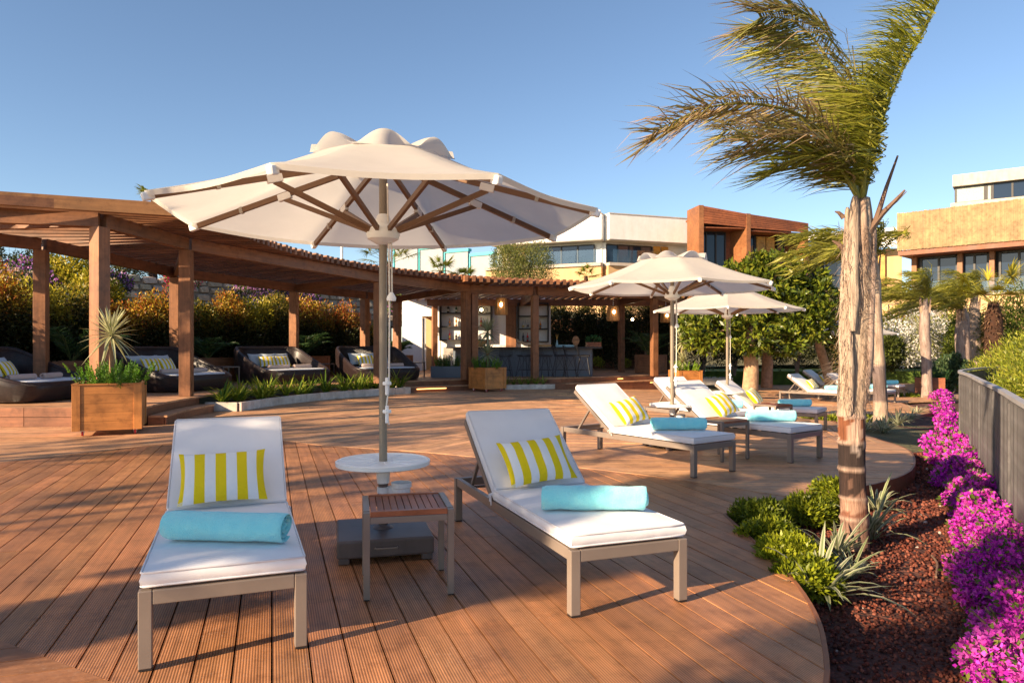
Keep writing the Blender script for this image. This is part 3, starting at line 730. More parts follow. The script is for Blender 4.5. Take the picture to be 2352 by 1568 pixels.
# things on the counter
CZ = PZ + 1.014
e = empty('flower_vase', (1.55, 24.75, CZ), 0, 'slim pale blue vase of dried grasses on the counter', 'vase')
MB().lathe([(.035, 0), (.045, .03), (.04, .12), (.018, .2), (.02, .24)], 12).build('vase_body', M_tealgrey, e, smooth=50)
l = LF()
for i in range(26): l.blade((0, 0, .2), (random.uniform(-.25, .25), random.uniform(-.2, .2), 1), random.uniform(.2, .33), .012, .1, 3, (.55, .33, .10))
l.build('dried_stems', M_leaf, e)
e = empty('wood_disc', (2.2, 24.75, CZ), 0, 'upright slice of pale log on the bar counter', 'ornament')
m = MB(); m.lathe([(.0, -.02), (.16, -.02), (.17, 0), (.16, .02), (.0, .02)], 20, sx=.75, sy=1.0); o = m.build('slice', M_fascia, e, smooth=50); o.rotation_euler = (R_(90), 0, 0); o.location = (0, 0, .215)
m = MB(); m.box((0, 0, .02), (.12, .12, .04)); m.build('stand', M_perg, e)
e = empty('herb_crate', (2.82, 24.85, CZ), R_(5), 'red crate of leafy herbs at the right end of the counter', 'crate')
for i in range(3):
    for s in (-1, 1): m = MB(); m.box((0, s * .12, .03 + .055 * i), (.5, .015, .045)); m.build('slat', M_teak, e)
for s in (-1, 1): m = MB(); m.box((s * .245, 0, .085), (.015, .22, .16)); m.build('end_board', M_teak, e)
m = MB(); m.box((0, 0, .012), (.47, .21, .02)); m.build('bottom', M_teak, e)
l = LF(); P, d = blob_pts(420, (0, 0, .24), (.26, .13, .14)); l.leaves(P, d + rnd_dirs(420) * .7, .07, .035, colmix(420, [(.03, .10, .03), (.05, .16, .05)])); l.build('herbs', M_leaf, e)
for x, nm, lb in ((1.9, 'serving_tray', 'pale grey tray with raised rim on the counter'), (.95, 'woven_tray', 'brown woven tray beside the timber post on the counter')):
    m = MB(); w_ = .34 if nm == 'serving_tray' else .4; m.box((0, 0, .012), (w_ * 2, .3, .02))
    for s in (-1, 1): m.box((s * w_, 0, .05), (.02, .3, .06)); m.box((0, s * .14, .05), (w_ * 2 - .021, .018, .055))
    o = m.build(nm, M_tealgrey if nm == 'serving_tray' else M_lamp); o.location = (x, 24.95, CZ + .001); tag(o, lb, 'tray')
e = empty('fruit_bowl', (-1.15, 25.15, CZ), 0, 'large woven bowl of green fruit behind the timber posts', 'bowl')
MB().lathe([(.14, 0), (.2, .05), (.25, .16), (.26, .22), (.24, .22), (.18, .06), (.02, .03)], 18).build('bowl_body', M_lamp, e, smooth=50)
m = MB()
for i in range(12): a = i * 2.4; m.lathe([(.0, -.045), (.03, -.035), (.045, 0), (.03, .035), (.0, .045)], 8, (.13 * cos(a) * (i % 3) / 2, .13 * sin(a) * (i % 3) / 2, .2 + .02 * (i % 2)), (.6, .9, .4))
m.build('fruit', plain('fruit', (.18, .22, .03), .4, .2, 9, 30, 0, usecol=True), e, smooth=50)
# lamps
def pendant(x, y, zt, zb_, top, label, lit=True):
    e = empty('pendant_lamp', (x, y, zb_), 0, label, 'lamp', 'woven pendant lamps over the bar'); h = zt - zb_
    m = MB(); m.lathe([(.19, 0), (.215, .04), (.20, h * .6), (.165, h * .95), (.13, h)], 14); o = m.build('lamp_shade', M_lamp, e, smooth=40)
    w = o.modifiers.new('w', 'WIREFRAME'); w.thickness = .012; w.use_replace = False
    m = MB()
    for z, r in ((0, .21), (h * .95, .172)): m.tube([(r * cos(a * pi / 10), r * sin(a * pi / 10), z) for a in range(21)], .01, 5)
    for a in range(6): m.tube([(.225 * cos(a * pi / 3), .225 * sin(a * pi / 3), .02), (.21 * cos(a * pi / 3), .21 * sin(a * pi / 3), h * .6), (.17 * cos(a * pi / 3), .17 * sin(a * pi / 3), h)], .008, 5)
    m.build('cane_hoops', M_lamp, e)
    MB().tube([(0, 0, h), (0, 0, top - zb_)], .008, 6).build('cord', M_capw, e)
    MB().lathe([(.02, top - zb_ - .16), (.055, top - zb_ - .08), (.05, top - zb_)], 10).build('ceiling_cap', M_capw, e, smooth=50)
    MB().lathe([(0, h * .45), (.035, h * .5), (.045, h * .57), (.02, h * .68)], 8, (0, -.2 - .03, 0)).build('bulb', M_bulb, e, smooth=50)
pendant(-.36, 23.85, 2.98, 2.42, 3.27, 'woven cane pendant lamp hanging left of the thin bar post')
pendant(3.55, 25.2, 2.78, 2.27, 3.27, 'woven cane pendant lamp hanging at the right of the bar')
pendant(6.0, 28.0, 2.75, 2.3, 3.27, 'woven cane pendant lamp half hidden behind the white parasol')
e = empty('wall_lamp', (-3.15, 30.15, PZ + 1.6), 0, 'round white globe lamp on the wall beside the door', 'lamp')
MB().lathe([(0, -.15), (.08, -.13), (.13, -.07), (.15, 0), (.13, .07), (.08, .13), (0, .15)], 16, (0, -.14, .12)).build('globe', M_globe, e, smooth=60)
MB().tube([(0, .1, -.05), (0, -.14, -.08), (0, -.14, -.02)], .018, 6).build('bracket', M_pole, e)
e = empty('hanging_lamp', (-1.25, 29.3, 2.85), 0, 'lit oval wire lamp hanging in front of the top rack tier', 'lamp')
m = MB()
for a in range(8): m.tube([(.27 * cos(a * pi / 8) * cos(t * pi / 8), .27 * sin(a * pi / 8) * cos(t * pi / 8), .16 * sin(t * pi / 8)) for t in range(17)], .007, 4)
m.build('wire_cage', M_dark, e); MB().lathe([(0, -.07), (.06, -.03), (.06, .03), (0, .07)], 10).build('bulb', M_bulb, e, smooth=60)
MB().tube([(0, 0, .05), (0, 0, .4)], .006, 5).build('cord', M_dark, e)
e = empty('hanging_lamp', (4.9, 29.2, 2.45), 0, 'small lit bare bulb hanging before the dark hedge', 'lamp'); MB().lathe([(0, -.06), (.05, -.02), (.05, .03), (0, .07)], 10).build('bulb', M_bulb, e, smooth=60); MB().tube([(0, 0, .06), (0, 0, .55)], .006, 5).build('cord', M_dark, e)
# back counter fittings, blue planter with ferns
m = MB(); m.box((-2.2, 29.6, PZ + .5), (1.2, .6, .98)); tag(m.build('back_counter', M_conc, bevel=.01), 'pale back counter below the left bottle rack', 'counter')
# ================================================================= white stone bed rims
def stone_bed(a0, a1, r0, r1, z, label, n):
    e = empty('flower_bed', (*arc(r0, (a0 + a1) / 2, a0, 1)[0], 0), 0, label, 'flower bed'); L = e.location
    ring = arc(r0, a0, a1, n); 
    for i in range(n):
        a, b = Vector(ring[i]) - L.xy, Vector(ring[i + 1]) - L.xy; d = (b - a).normalized() * .003
        m = MB(); m.bar((*(a + d), z / 2 + .002), (*(b - d), z / 2 + .002), .07, z); m.build('rim_stone', M_stone, e, bevel=.006)
    for a in (a0, a1):
        p, q = Vector(arc(r0 + .05, a, a, 1)[0]) - L.xy, Vector(arc(r1, a, a, 1)[0]) - L.xy; m = MB(); m.bar((*p, z / 2 + .002), (*q, z / 2 + .002), .07, z); m.build('rim_stone', M_stone, e, bevel=.006)
    pol = [tuple(Vector(p) - L.xy) for p in arc(r0 + .03, a0, a1, n) + arc(r1, a1, a0, n)]
    m = MB(); m.prism(pol, .0, z - .03); m.build('bed_soil', M_soil, e)
    return e
def strap_plant(x, y, z, sc_, label, group, cols, cmid=None, n=26, w=.022, name='strap_leaf_plant', droop=(.35, .9), parent=None, mat=None):
    l = LF()
    for i in range(n):
        a = random.uniform(0, 2 * pi); el = random.uniform(.6, 2.2); c = random.choice(cols); k = random.uniform(.75, 1.2); c = tuple(q * k for q in c)
        l.blade((random.gauss(0, .03) * sc_, random.gauss(0, .03) * sc_, 0), (cos(a), sin(a), el), sc_ * random.uniform(.6, 1.1), w * sc_ * 2, random.uniform(*droop), 5, c if cmid is None else tuple(q * k for q in random.choice(cmid)), c)
    o = l.build(name, mat or M_leaf); o.location = (x, y, z); tag(o, label, 'plant', group); return o
stone_bed(131, 175, 8.3, 9.06, .19, 'long curved flower bed with white stone rim below the daybeds', 12)
GRN = [(.17, .25, .025), (.10, .18, .02), (.25, .32, .03), (.36, .40, .045)]
for i in range(24):
    a = 174 - 42.5 * i / 23 + random.uniform(-.5, .5); r = 8.45 + random.random() * .4 ; p = arc(r, a, a, 1)[0]
    strap_plant(*p, .15, random.uniform(.6, .85), ORD[i] + ' strappy green lily from the left in the long white rimmed bed', 'lilies in the long white rimmed bed', GRN, n=34, droop=(.1, .6))
stone_bed(97.6, 108.5, 8.62, 8.9, .15, 'small white stone flower bed beside the bar steps', 3)
for i in range(6):
    p = arc(8.77, 107.8 - 8 * i / 5, 0, 1)[0]; strap_plant(*p, .13, random.uniform(.45, .6), ORD[i] + ' strappy lily from the left in the small white bed by the bar', 'lilies in the small white bed', GRN, n=22, droop=(.1, .6))
e = empty('flower_bed', (7.3, 27.6, -.1), R_(25), 'low white rimmed bed behind the planter right of the bar', 'flower bed')
for x, y, w_, d_ in ((0, -.45, 2.2, .08), (0, .45, 2.2, .08), (1.06, 0, .08, .82), (-1.06, 0, .08, .82)): m = MB(); m.box((x, y, .13), (w_, d_, .26)); m.build('rim_stone', M_stone, e, bevel=.006)
m = MB(); m.box((0, 0, .09), (2.0, .8, .18)); m.build('bed_soil', M_soil, e)
for i in range(5): strap_plant(6.6 + .35 * i, 27.3 + .16 * i, .08, .5, ORD[i] + ' strappy lily from the left in the bed right of the bar', 'lilies right of the bar', GRN, n=18)
# ================================================================= sun loungers
from mathutils import noise as mnoise
def cushion(L, Wd, T, nx=22, ny=12, bulge=.012, wr=.003, seed=0):
    """soft slab: x 0..L, y -W/2..W/2, z 0..T"""
    m = MB(); r = .018
    def top(u, v):
        x, y = L * u, Wd * (v - .5); e = min(u * L, (1 - u) * L, v * Wd, (1 - v) * Wd); k = min(1, e / .12)
        z = T + bulge * smst(k) - .004 + wr * mnoise.noise((x * 7 + seed, y * 7, seed))
        return (x, y, z)
    vs = []; fs = []
    # one closed shell made of loops: bottom ring, side rings, top grid
    per = [(i / nx, 0) for i in range(nx)] + [(1, j / ny) for j in range(ny)] + [(1 - i / nx, 1) for i in range(nx)] + [(0, 1 - j / ny) for j in range(ny)]
    n = len(per); rings = []
    for z, ins in ((0, .012), (.012, 0), (T * .5, -.006), (T - .012, 0), (T - .003, .008)):
        ring = []
        for (u, v) in per:
            x, y = L * u, Wd * (v - .5); cx = L / 2; sx = (abs(x - cx) - ins) / max(1e-6, abs(x - cx)) if abs(x - cx) > .4 * L else 1
            x = cx + (x - cx) * (1 - 2 * ins / L); y = y * (1 - 2 * ins / Wd)
            w = .0035 * mnoise.noise((x * 16 + seed, y * 16, z * 20)) if .01 < z < T - .01 else 0
            ring.append((x, y + (w if v in (0, 1) else 0), z + 0)); 
            if u in (0, 1): ring[-1] = (ring[-1][0] + w * 1.4, ring[-1][1], z)
        rings.append(ring)
    for ring in rings: vs += ring
    for k in range(len(rings) - 1):
        for i in range(n): j = (i + 1) % n; fs.append((k * n + i, k * n + j, (k + 1) * n + j, (k + 1) * n + i))
    fs.append(tuple(reversed(range(n))))
    m.add(vs, fs)
    def tg(u, v):
        x, y, z = top(u, v); ins = .008; return (L / 2 + (x - L / 2) * (1 - 2 * ins / L), y * (1 - 2 * ins / Wd), z if 0 < u < 1 and 0 < v < 1 else T - .003)
    m.grid(tg, nx, ny)
    return m
def piping(L, Wd, T):
    m = MB()
    for z in (T - .006, .008):
        c = [(0, -Wd / 2), (L, -Wd / 2), (L, Wd / 2), (0, Wd / 2), (0, -Wd / 2)]; pts = []
        for i in range(4):
            a, b = Vector(c[i]), Vector(c[i + 1]); d = (b - a).normalized()
            pts += [(*(a + d * .012), z), (*(a + d * .1), z), (*(b - d * .1), z), (*(b - d * .012), z)]
        pts.append(pts[0]); m.tube(pts, .0055, 6, False)
    return m
LW, LL, LH = .70, 2.20, .343
BA = R_(35.5); SX = 1.28; BL = .80
def make_lounger():
    r = empty('sun_lounger', (0, 0, 0), 0, 'x', 'sun lounger', 'sun loungers on the deck')
    rail = .062; hw = LW / 2
    m = MB()
    for s in (-1, 1): m.box((LL / 2, s * (hw - .0275), LH - rail / 2), (LL - .112, .038, rail))
    m.box((.0275, 0, LH - rail / 2), (.052, LW - .112, rail)); m.box((LL - .0275, 0, LH - rail / 2), (.052, LW - .112, rail)); m.box((SX + .1, 0, LH - rail * .6), (.04, LW - .1, .035))
    m.build('frame', M_taupe, r, bevel=.004)
    for x in (.0275, LL - .0275):
        for s in (-1, 1):
            m = MB(); m.box((x, s * (hw - .0275), LH / 2 + .004), (.055, .055, LH - .009)); lg = m.build('leg', M_taupe, r, bevel=.004)
            m = MB(); m.box((x, s * (hw - .0275), .004), (.05, .05, .008)); m.build('foot_pad', M_dark, lg)
    m = MB()
    for i in range(9):
        x = .12 + i * (SX - .16) / 8; m.box((x, 0, LH + .004), (.07, LW - .08, .008))
    m.build('sling', M_dark, r)
    d = Vector((cos(BA), 0, sin(BA))); nn = Vector((-sin(BA), 0, cos(BA))); o0 = Vector((SX, 0, LH + .005))
    m = MB()
    for s in (-1, 1): m.bar(o0 + Vector((0, s * (hw - .02), 0)), o0 + d * BL + Vector((0, s * (hw - .02), 0)), .032, .04, nn)
    m.bar(o0 + d * BL + Vector((0, -hw + .037, 0)), o0 + d * BL + Vector((0, hw - .037, 0)), .038, .032, nn)
    bf = m.build('back_frame', M_taupe, r, bevel=.003)
    m = MB(); a = o0 + d * .04; b = o0 + d * (BL - .03)
    for i in range(7): p = a.lerp(b, i / 6); m.bar(p + Vector((0, -hw + .05, 0)), p + Vector((0, hw - .05, 0)), .06, .006, nn)
    m.build('back_sling', M_dark, bf)
    m = MB()
    for s in (-1, 1): m.bar(o0 + d * .5 + Vector((0, s * (hw - .065), -.02)), Vector((1.93, s * (hw - .065), LH - .03)), .022, .022)
    m.bar((1.93, -hw + .06, LH - .03), (1.93, hw - .06, LH - .03), .02, .02); m.build('back_prop', M_taupe, r)
    T = .072
    c = cushion(SX - .03, LW - .02, T).build('seat_cushion', M_mat, r, smooth=50); c.location = (.012, 0, LH + .009)
    piping(SX - .03, LW - .02, T).build('piping', M_pipe, c, smooth=60)
    c2 = cushion(BL, LW - .03, T, 16, 12, seed=3).build('back_cushion', M_mat, r, smooth=50)
    c2.location = o0 + nn * .028 + d * .01; c2.rotation_euler = (0, -BA, 0)
    piping(BL, LW - .03, T).build('piping', M_pipe, c2, smooth=60)
    m = MB()
    for s in (-1, 1):
        for k in range(3): m.tube([(SX - .01, s * (hw - .02), LH + .06), (SX - .01 + .02 * (k - 1), s * (hw + .012), LH + .04), (SX - .02 + .03 * (k - 1), s * (hw + .016), LH - .02 + .02 * k)], .004, 5)
    m.build('tie', M_pipe, r)
    return r
lp = make_lounger()
def make_pillow(w=.50, h=.36, t=.13, mat=None, periods=4.15, off=.62):
    m = MB(); N = 18
    for s in (-1, 1):
        def F(u, v, s=s):
            a, b = 2 * u - 1, 2 * v - 1; k = max(0, (1 - a * a * abs(a)) * (1 - b * b * abs(b))) ** .62
            pin = 1 - .07 * (1 - abs(b) ** 2) * a * a; pin2 = 1 - .09 * (1 - abs(a) ** 2) * b * b
            z = s * t / 2 * k * (1 + .10 * mnoise.noise((a * 2.3, b * 2.3, s * 3.)))
            return (a * w / 2 * pin, b * h / 2 * pin2, z)
        base = len(m.v); m.grid(F, N, N, gf=lambda u, v: (u * periods + off, v, 0))
        for i in range(base, len(m.v)): m.g[i] = (m.g[i][0] - m.g[base][0] + off, m.g[i][1], 0)
        if s < 0: m.f[-N * N:] = [tuple(reversed(q)) for q in m.f[-N * N:]]
    return m
pil = make_pillow(); me_pillow = pil.mesh('striped_pillow', M_stripe, 60)
def make_roll(L=.61, r=.092, th=.0125, turns=3.1, n=74, nl=14, mat=None, seed=0, flat_=.84):
    m = MB(); outer = []; inner = []
    for i in range(n + 1):
        t = i / n; a = -t * turns * 2 * pi - 1.0; rr = r - (r - .012) * t ** 1.0
        outer.append((rr * cos(a), rr * sin(a))); inner.append(((rr - th) * cos(a), (rr - th) * sin(a)))
    loop = outer + list(reversed(inner)); k = len(loop); vs = []; fs = []; g = []
    xs = [-.5 + .012, -.5 + .02, *[-.5 + .04 + .92 * j / nl for j in range(nl + 1)], .5 - .02, .5 - .012]
    for jx, x in enumerate(xs):
        e = .006 if jx in (0, len(xs) - 1) else (.002 if jx in (1, len(xs) - 2) else 0)
        for idx, (a, b) in enumerate(loop):
            q = hypot(a, b) or 1; w = 1 + .09 * mnoise.noise((x * 5 + seed, a * 12, b * 12)) + .03 * mnoise.noise((x * 22 + seed, a * 30, b * 30)) - (e / q if idx < n else -e / q)
            tele = .012 * sin(idx * .13 + seed) if jx < 2 or jx >= len(xs) - 2 else 0
            z = b * w * flat_ + r * flat_; z = max(z, .002)
            vs.append((x * L + tele, a * w, z)); g.append((a, b, x))
    for j in range(len(xs) - 1):
        for i in range(k): i2 = (i + 1) % k; fs.append((j * k + i, j * k + i2, (j + 1) * k + i2, (j + 1) * k + i))
    for j, rev in ((0, False), (len(xs) - 1, True)):
        for i in range(n):
            q = (j * k + i, j * k + i + 1, j * k + (2 * n + 1 - i - 1), j * k + (2 * n + 1 - i)); fs.append(tuple(reversed(q)) if not rev else q)
    m.add(vs, fs, g); return m
me_roll = [make_roll(seed=s).mesh('rolled_towel', M_towel, 50) for s in (0, 5)]
LNG = [  # x, y, heading, lounger words, towel x along, towel yaw, towel words, pillow words
 (-1.273, 3.194, 111.1, 'front left sun lounger in shade with turquoise towel, foot end nearest the viewer', .37, -8),
 (.631, 3.80, 110.4, 'sun lounger right of the slatted side table in front, its foot end sunlit', .43, -6),
 (2.2, 7.76, 125.8, 'sun lounger in front of the second parasol, left of its side table', .52, 0),
 (3.6, 8.75, 127, 'sun lounger right of the second parasol and its side table', .50, 3),
 (3.79, 11.48, 119, 'sun lounger half hidden behind the second parasol pole', .55, 0),
 (5.78, 13.36, 143, 'sun lounger right of the third parasol, foot end near the palm', .50, 2),
 (10.4, 21.9, 132, 'distant sun lounger facing the palm trunk, dark base below it', .55, 0),
 (11.9, 22.5, 131, 'distant sun lounger whose foot shows right of the leaning palm trunk', .45, 0),
 (12.5, 25.8, 135, 'farthest sun lounger on the left, its back next to the last parasol pole', .5, 0),
 (13.75, 25.3, 135, 'farthest sun lounger on the right behind the thin palm trunk', .42, 0)]
WH = ['front left lounger', 'front right lounger', 'lounger before the second parasol', 'lounger right of the second parasol', 'lounger behind the second parasol pole', 'lounger right of the third parasol',
      'distant lounger left of the big palm', 'distant lounger behind the big palm', 'farthest left lounger', 'farthest right lounger']
for i, (x, y, h, lb, tx, ty) in enumerate(LNG):
    o = lp if i == 0 else copy_tree(lp); z = DZ(x, y) + .003
    o.location = (x, y, z); o.rotation_euler = (0, 0, R_(h)); o['label'] = lb
    M = Matrix.Translation((x, y, z)) @ Matrix.Rotation(R_(h), 4, 'Z')
    p = bpy.data.objects.new('striped_pillow', me_pillow); COL.objects.link(p)
    tag(p, 'yellow and white striped pillow on the ' + WH[i], 'pillow', 'striped pillows on the loungers')
    d = Vector((cos(BA), 0, sin(BA))); nn = Vector((-sin(BA), 0, cos(BA)))
    tilt = BA + R_(14); dd = Vector((cos(tilt), 0, sin(tilt))); n2 = Vector((-sin(tilt), 0, cos(tilt)))
    c = Vector((SX - .09, (.03, .02, .02, -.04, 0, 0, 0, 0, 0, 0)[i], LH + .085)) + dd * .18 + n2 * .055
    X = Vector((0, -1, 0)); rot = Matrix((X, dd, X.cross(dd))).transposed().to_4x4()
    p.matrix_world = M @ Matrix.Translation(c) @ rot @ Matrix.Rotation(R_((1, 5, 9, 11, 4, 8, 6, 3, 5, 5)[i]), 4, 'Z')
    t = bpy.data.objects.new('rolled_towel', me_roll[i % 2]); COL.objects.link(t)
    tag(t, 'rolled turquoise towel on the ' + WH[i], 'towel', 'rolled turquoise towels on the loungers')
    t.matrix_world = M @ Matrix.Translation((tx, 0, LH + .092)) @ Matrix.Rotation(R_(-h + (-5, -2, 1, -2, 2, 0, 3, -2, 0, 2)[i]), 4, 'Z')

# ================================================================= parasols
def make_umbrella(Rr=1.467, zr=2.284, zt=2.70, r0=.45, th0=213.7, detail=True):
    e = empty('parasol', (0, 0, 0), 0, 'x', 'parasol', 'white parasols over the loungers')
    th0 = R_(th0); A = [th0 - k * pi / 4 for k in range(8)]
    zm = zr + (zt - zr) * .9
    def rimr(a):                                         # scalloped between the ribs
        f = ((a - th0) / (pi / 4)) % 1; return Rr * (cos(pi / 8) / cos((f - .5) * pi / 4)) * (1 - .014 * sin(pi * f))
    def surf(a, t):                                      # t 0 centre opening .. 1 rim
        f = ((a - th0) / (pi / 4)) % 1; rr = r0 + (rimr(a) - r0) * t
        z = zm + (zr - zm) * t; sag = .02 * sin(pi * f) * (1 - (2 * t - 1) ** 2 * .6) + .012 * sin(pi * f) * t
        return (rr * cos(a), rr * sin(a), z - sag - .03 * sin(pi * t))
    m = MB(); N = 64; K = 8
    m.grid(lambda u, v: surf(th0 + u * 2 * pi, v), N, K)
    def fl(u, v): p = surf(th0 + u * 2 * pi, 1); return (p[0] * (1 - .004 * v), p[1] * (1 - .004 * v), p[2] - .03 * v)
    m.grid(fl, N, 1)
    can = m.build('canopy', M_canopy, e, smooth=35)
    m = MB()
    def vent(u, v):
        a = th0 + u * 2 * pi; f = ((a - th0) / (pi / 4)) % 1; rr = (r0 + .06) * v * (cos(pi / 8) / cos((f - .5) * pi / 4))
        s = Vector(surf(a, 0)); base = zm + (zt + .02 - zm) * (1 - v)
        return (rr * cos(a), rr * sin(a), base + .012 + .095 * smst((v - .2) / .8) * max(0, 1 - ((f - .5) / .44) ** 2) ** 1.25 - .02 * v)
    m.grid(vent, 160, 8); m.build('vent', M_canopy, can, smooth=60)
    m = MB()
    def vin(u, v): p = surf(th0 + u * 2 * pi, 0); k = 1 - .55 * v; return (p[0] * k, p[1] * k, p[2] + .002 - .01 * v)
    hub_z = zr - .11
    hub = Vector((0, 0, hub_z))
    for k in range(8):
        a = A[k]; d = Vector((cos(a), sin(a), 0)); tip = d * (Rr - .005) + Vector((0, 0, zr - .035)); top = d * .06 + Vector((0, 0, zt - .05))
        mid = top.lerp(tip, .48)
        m = MB(); m.bar(top, tip, .026, .036); rb = m.build('rib', M_ribw, e)
        m = MB(); m.bar(tip - (tip - top).normalized() * .05, tip + (tip - top).normalized() * .02, .04, .05); m.build('tip_cap', M_capw, rb, bevel=.01)
        m = MB(); m.bar(mid - (tip - top).normalized() * .05 - Vector((0, 0, .012)), mid + (tip - top).normalized() * .05 - Vector((0, 0, .012)), .034, .05); m.build('joint', M_capw, rb, bevel=.004)
        m = MB(); q = top.lerp(tip, .72); m.bar(q - (tip - top).normalized() * .012, q + (tip - top).normalized() * .012, .034, .044); m.build('webbing', M_canopy, rb)
        m = MB(); m.bar(hub + d * .075, mid - Vector((0, 0, .03)), .024, .034); m.build('strut', M_ribw, e)
    MB().lathe([(.034, hub_z - .09), (.06, hub_z - .075), (.105, hub_z - .05), (.115, hub_z - .02), (.10, hub_z + .02), (.06, hub_z + .045), (.045, hub_z + .1), (.034, hub_z + .12)], 20).build('hub', M_capw, e, smooth=40)
    MB().lathe([(.034, zt - .1), (.075, zt - .09), (.08, zt - .03), (.04, zt + .0)], 16).build('crown', M_capw, e, smooth=40)
    MB().tube([(0, 0, .13), (0, 0, zt - .03)], .028, 18, False).build('pole', M_pole, e, smooth=60)
    MB().tube([(0, 0, .13), (0, 0, .47)], .034, 18, False).build('sleeve', M_taupe_d, e, smooth=60)
    m = MB(); m.lathe([(.03, .385), (.042, .39), (.042, .43), (.03, .433)], 18); m.lathe([(.033, .452), (.042, .458), (.05, .56), (.05, .575)], 18)
    cu = m.build('collar', M_capw, e, smooth=40)
    m = MB(); cx = .125; m.lathe([(.055, .375), (.06, .38), (.062, .425), (.07, .43), (.07, .462), (.066, .462), (.058, .44), (.052, .4), (.0, .395)], 20, (cx, .0, 0)); m.box((.055, 0, .41), (.05, .03, .05)); m.build('cup_holder', M_capw, e, smooth=40)
    m = MB(); rt = .318; m.lathe([(.03, .575), (rt * .6, .572), (rt - .02, .578), (rt, .585), (rt + .002, .612), (rt - .012, .618), (rt - .02, .608), (.035, .607)], 48)
    for k in range(10): a = k * pi / 5; m.bar((.07 * cos(a), .07 * sin(a), .609), (.28 * cos(a), .28 * sin(a), .609), .008, .005)
    m.build('tabletop', M_capw, e, smooth=35)
    # weighted base
    b = MB(); b.box((0, 0, .095), (.62, .62, .115)); bo = b.build('base', M_base, e, bevel=.014)
    for sx in (-1, 1):
        for sy in (-1, 1): m = MB(); m.box((sx * .265, sy * .265, .02), (.07, .07, .04)); m.build('foot', M_taupe_d, bo, bevel=.008)
    m = MB(); m.tube([(-.07, -.318, .1), (-.065, -.335, .1), (.065, -.335, .1), (.07, -.318, .1)], .006, 8); m.build('handle', M_taupe, bo, smooth=60)
    MB().lathe([(.07, .153), (.065, .16), (.045, .17), (.03, .18)], 18).build('flange', M_taupe_d, bo, smooth=40)
    # rope and pulleys
    m = MB(); m.tube([(.045, -.03, hub_z - .06), (.05, -.035, 1.6), (.046, -.035, 1.12)], .006, 6); m.tube([(.06, -.02, hub_z - .06), (.065, -.025, 1.75), (.06, -.03, 1.74)], .006, 6); m.tube([(.04, -.035, hub_z), (.035, -.03, zt - .2)], .006, 6)
    m.tube([(.046, -.035, 1.12), (.03, -.05, .98), (.046, -.04, .86)], .005, 6); ro = m.build('rope', M_rope, e)
    m = MB(); m.lathe([(.0, 1.70), (.03, 1.70), (.034, 1.72), (.018, 1.75), (.01, 1.76)], 10, (.06, -.025, 0)); m.build('toggle', M_capw, e, smooth=50)
    m = MB()
    for z in (1.12, .93): m.box((.034, -.045, z), (.022, .028, .12)); m.lathe([(0, -.012), (.03, -.012), (.03, .012), (0, .012)], 12, (.034, -.045, z + .02))
    m.build('cleat', M_capw, e, bevel=.006)
    return e
u1 = make_umbrella(zr=2.284, zt=2.70)
u1.location = (-.883, 4.92, .002); u1['label'] = 'large white parasol in front with round table on its pole'
for ch in u1.children:
    if ch.name.startswith('base'): ch.rotation_euler = (0, 0, R_(14))
for (x, y, rz, sc_, lb) in ((2.22, 9.95, 12, .97, 'second white parasol, right of the front one, between loungers'), (4.29, 14.3, 40, .98, 'third white parasol, partly hidden behind the second one'), (11.55, 24.4, 15, .97, 'farthest white parasol, mostly hidden behind the palm trunk')):
    c = copy_tree(u1); c.location = (x, y, DZ(x, y) + .002); c.rotation_euler = (0, 0, R_(rz)); c.scale = (sc_,) * 3; c['label'] = lb
# ================================================================= side tables
def make_side():
    e = empty('side_table', (0, 0, 0), 0, 'x', 'side table', 'slatted side tables'); w, d, h = .50, .48, .487
    for sx in (-1, 1):
        for sy in (-1, 1):
            m = MB(); m.box((sx * (w / 2 - .018), sy * (d / 2 - .018), (h - .012) / 2 + .006), (.036, .036, h - .012)); lg = m.build('leg', M_taupe, e, bevel=.003)
            m = MB(); m.box((sx * (w / 2 - .018), sy * (d / 2 - .018), .004), (.03, .03, .008)); m.build('foot_pad', M_dark, lg)
    m = MB()
    for s in (-1, 1):
        m.box((0, s * (d / 2 - .018), h - .05), (w - .074, .034, .036)); m.box((s * (w / 2 - .018), 0, h - .02), (.036, d - .074, .036))
    m.build('frame', M_taupe, e, bevel=.003)
    for i in range(11):
        x = -w / 2 + .058 + i * (w - .116) / 10; m = MB(); v = random.uniform(.8, 1.2); m.box((x, 0, h - .016), (.033, d - .075, .018), col=(v, v, v)); m.build('slat', M_teak, e)
    for s in (-1, 1): m = MB(); m.box((0, s * (d / 2 - .018), h - .016), (w - .076, .033, .03), col=(1.3, 1.3, 1.3)); m.build('edge_slat', M_teak, e, bevel=.002)
    return e
t0 = make_side()
for i, (x, y, rz, lb) in enumerate(((-.62, 4.21, 12.5, 'slatted wooden side table in front, beside the front parasol base'), (2.60, 8.95, 33, 'slatted wooden side table between the two loungers of the second parasol'), (4.72, 13.0, 35, 'slatted wooden side table beside the lounger right of the third parasol'))):
    o = t0 if i == 0 else copy_tree(t0); o.location = (x, y, DZ(x, y) + .002); o.rotation_euler = (0, 0, R_(rz)); o['label'] = lb

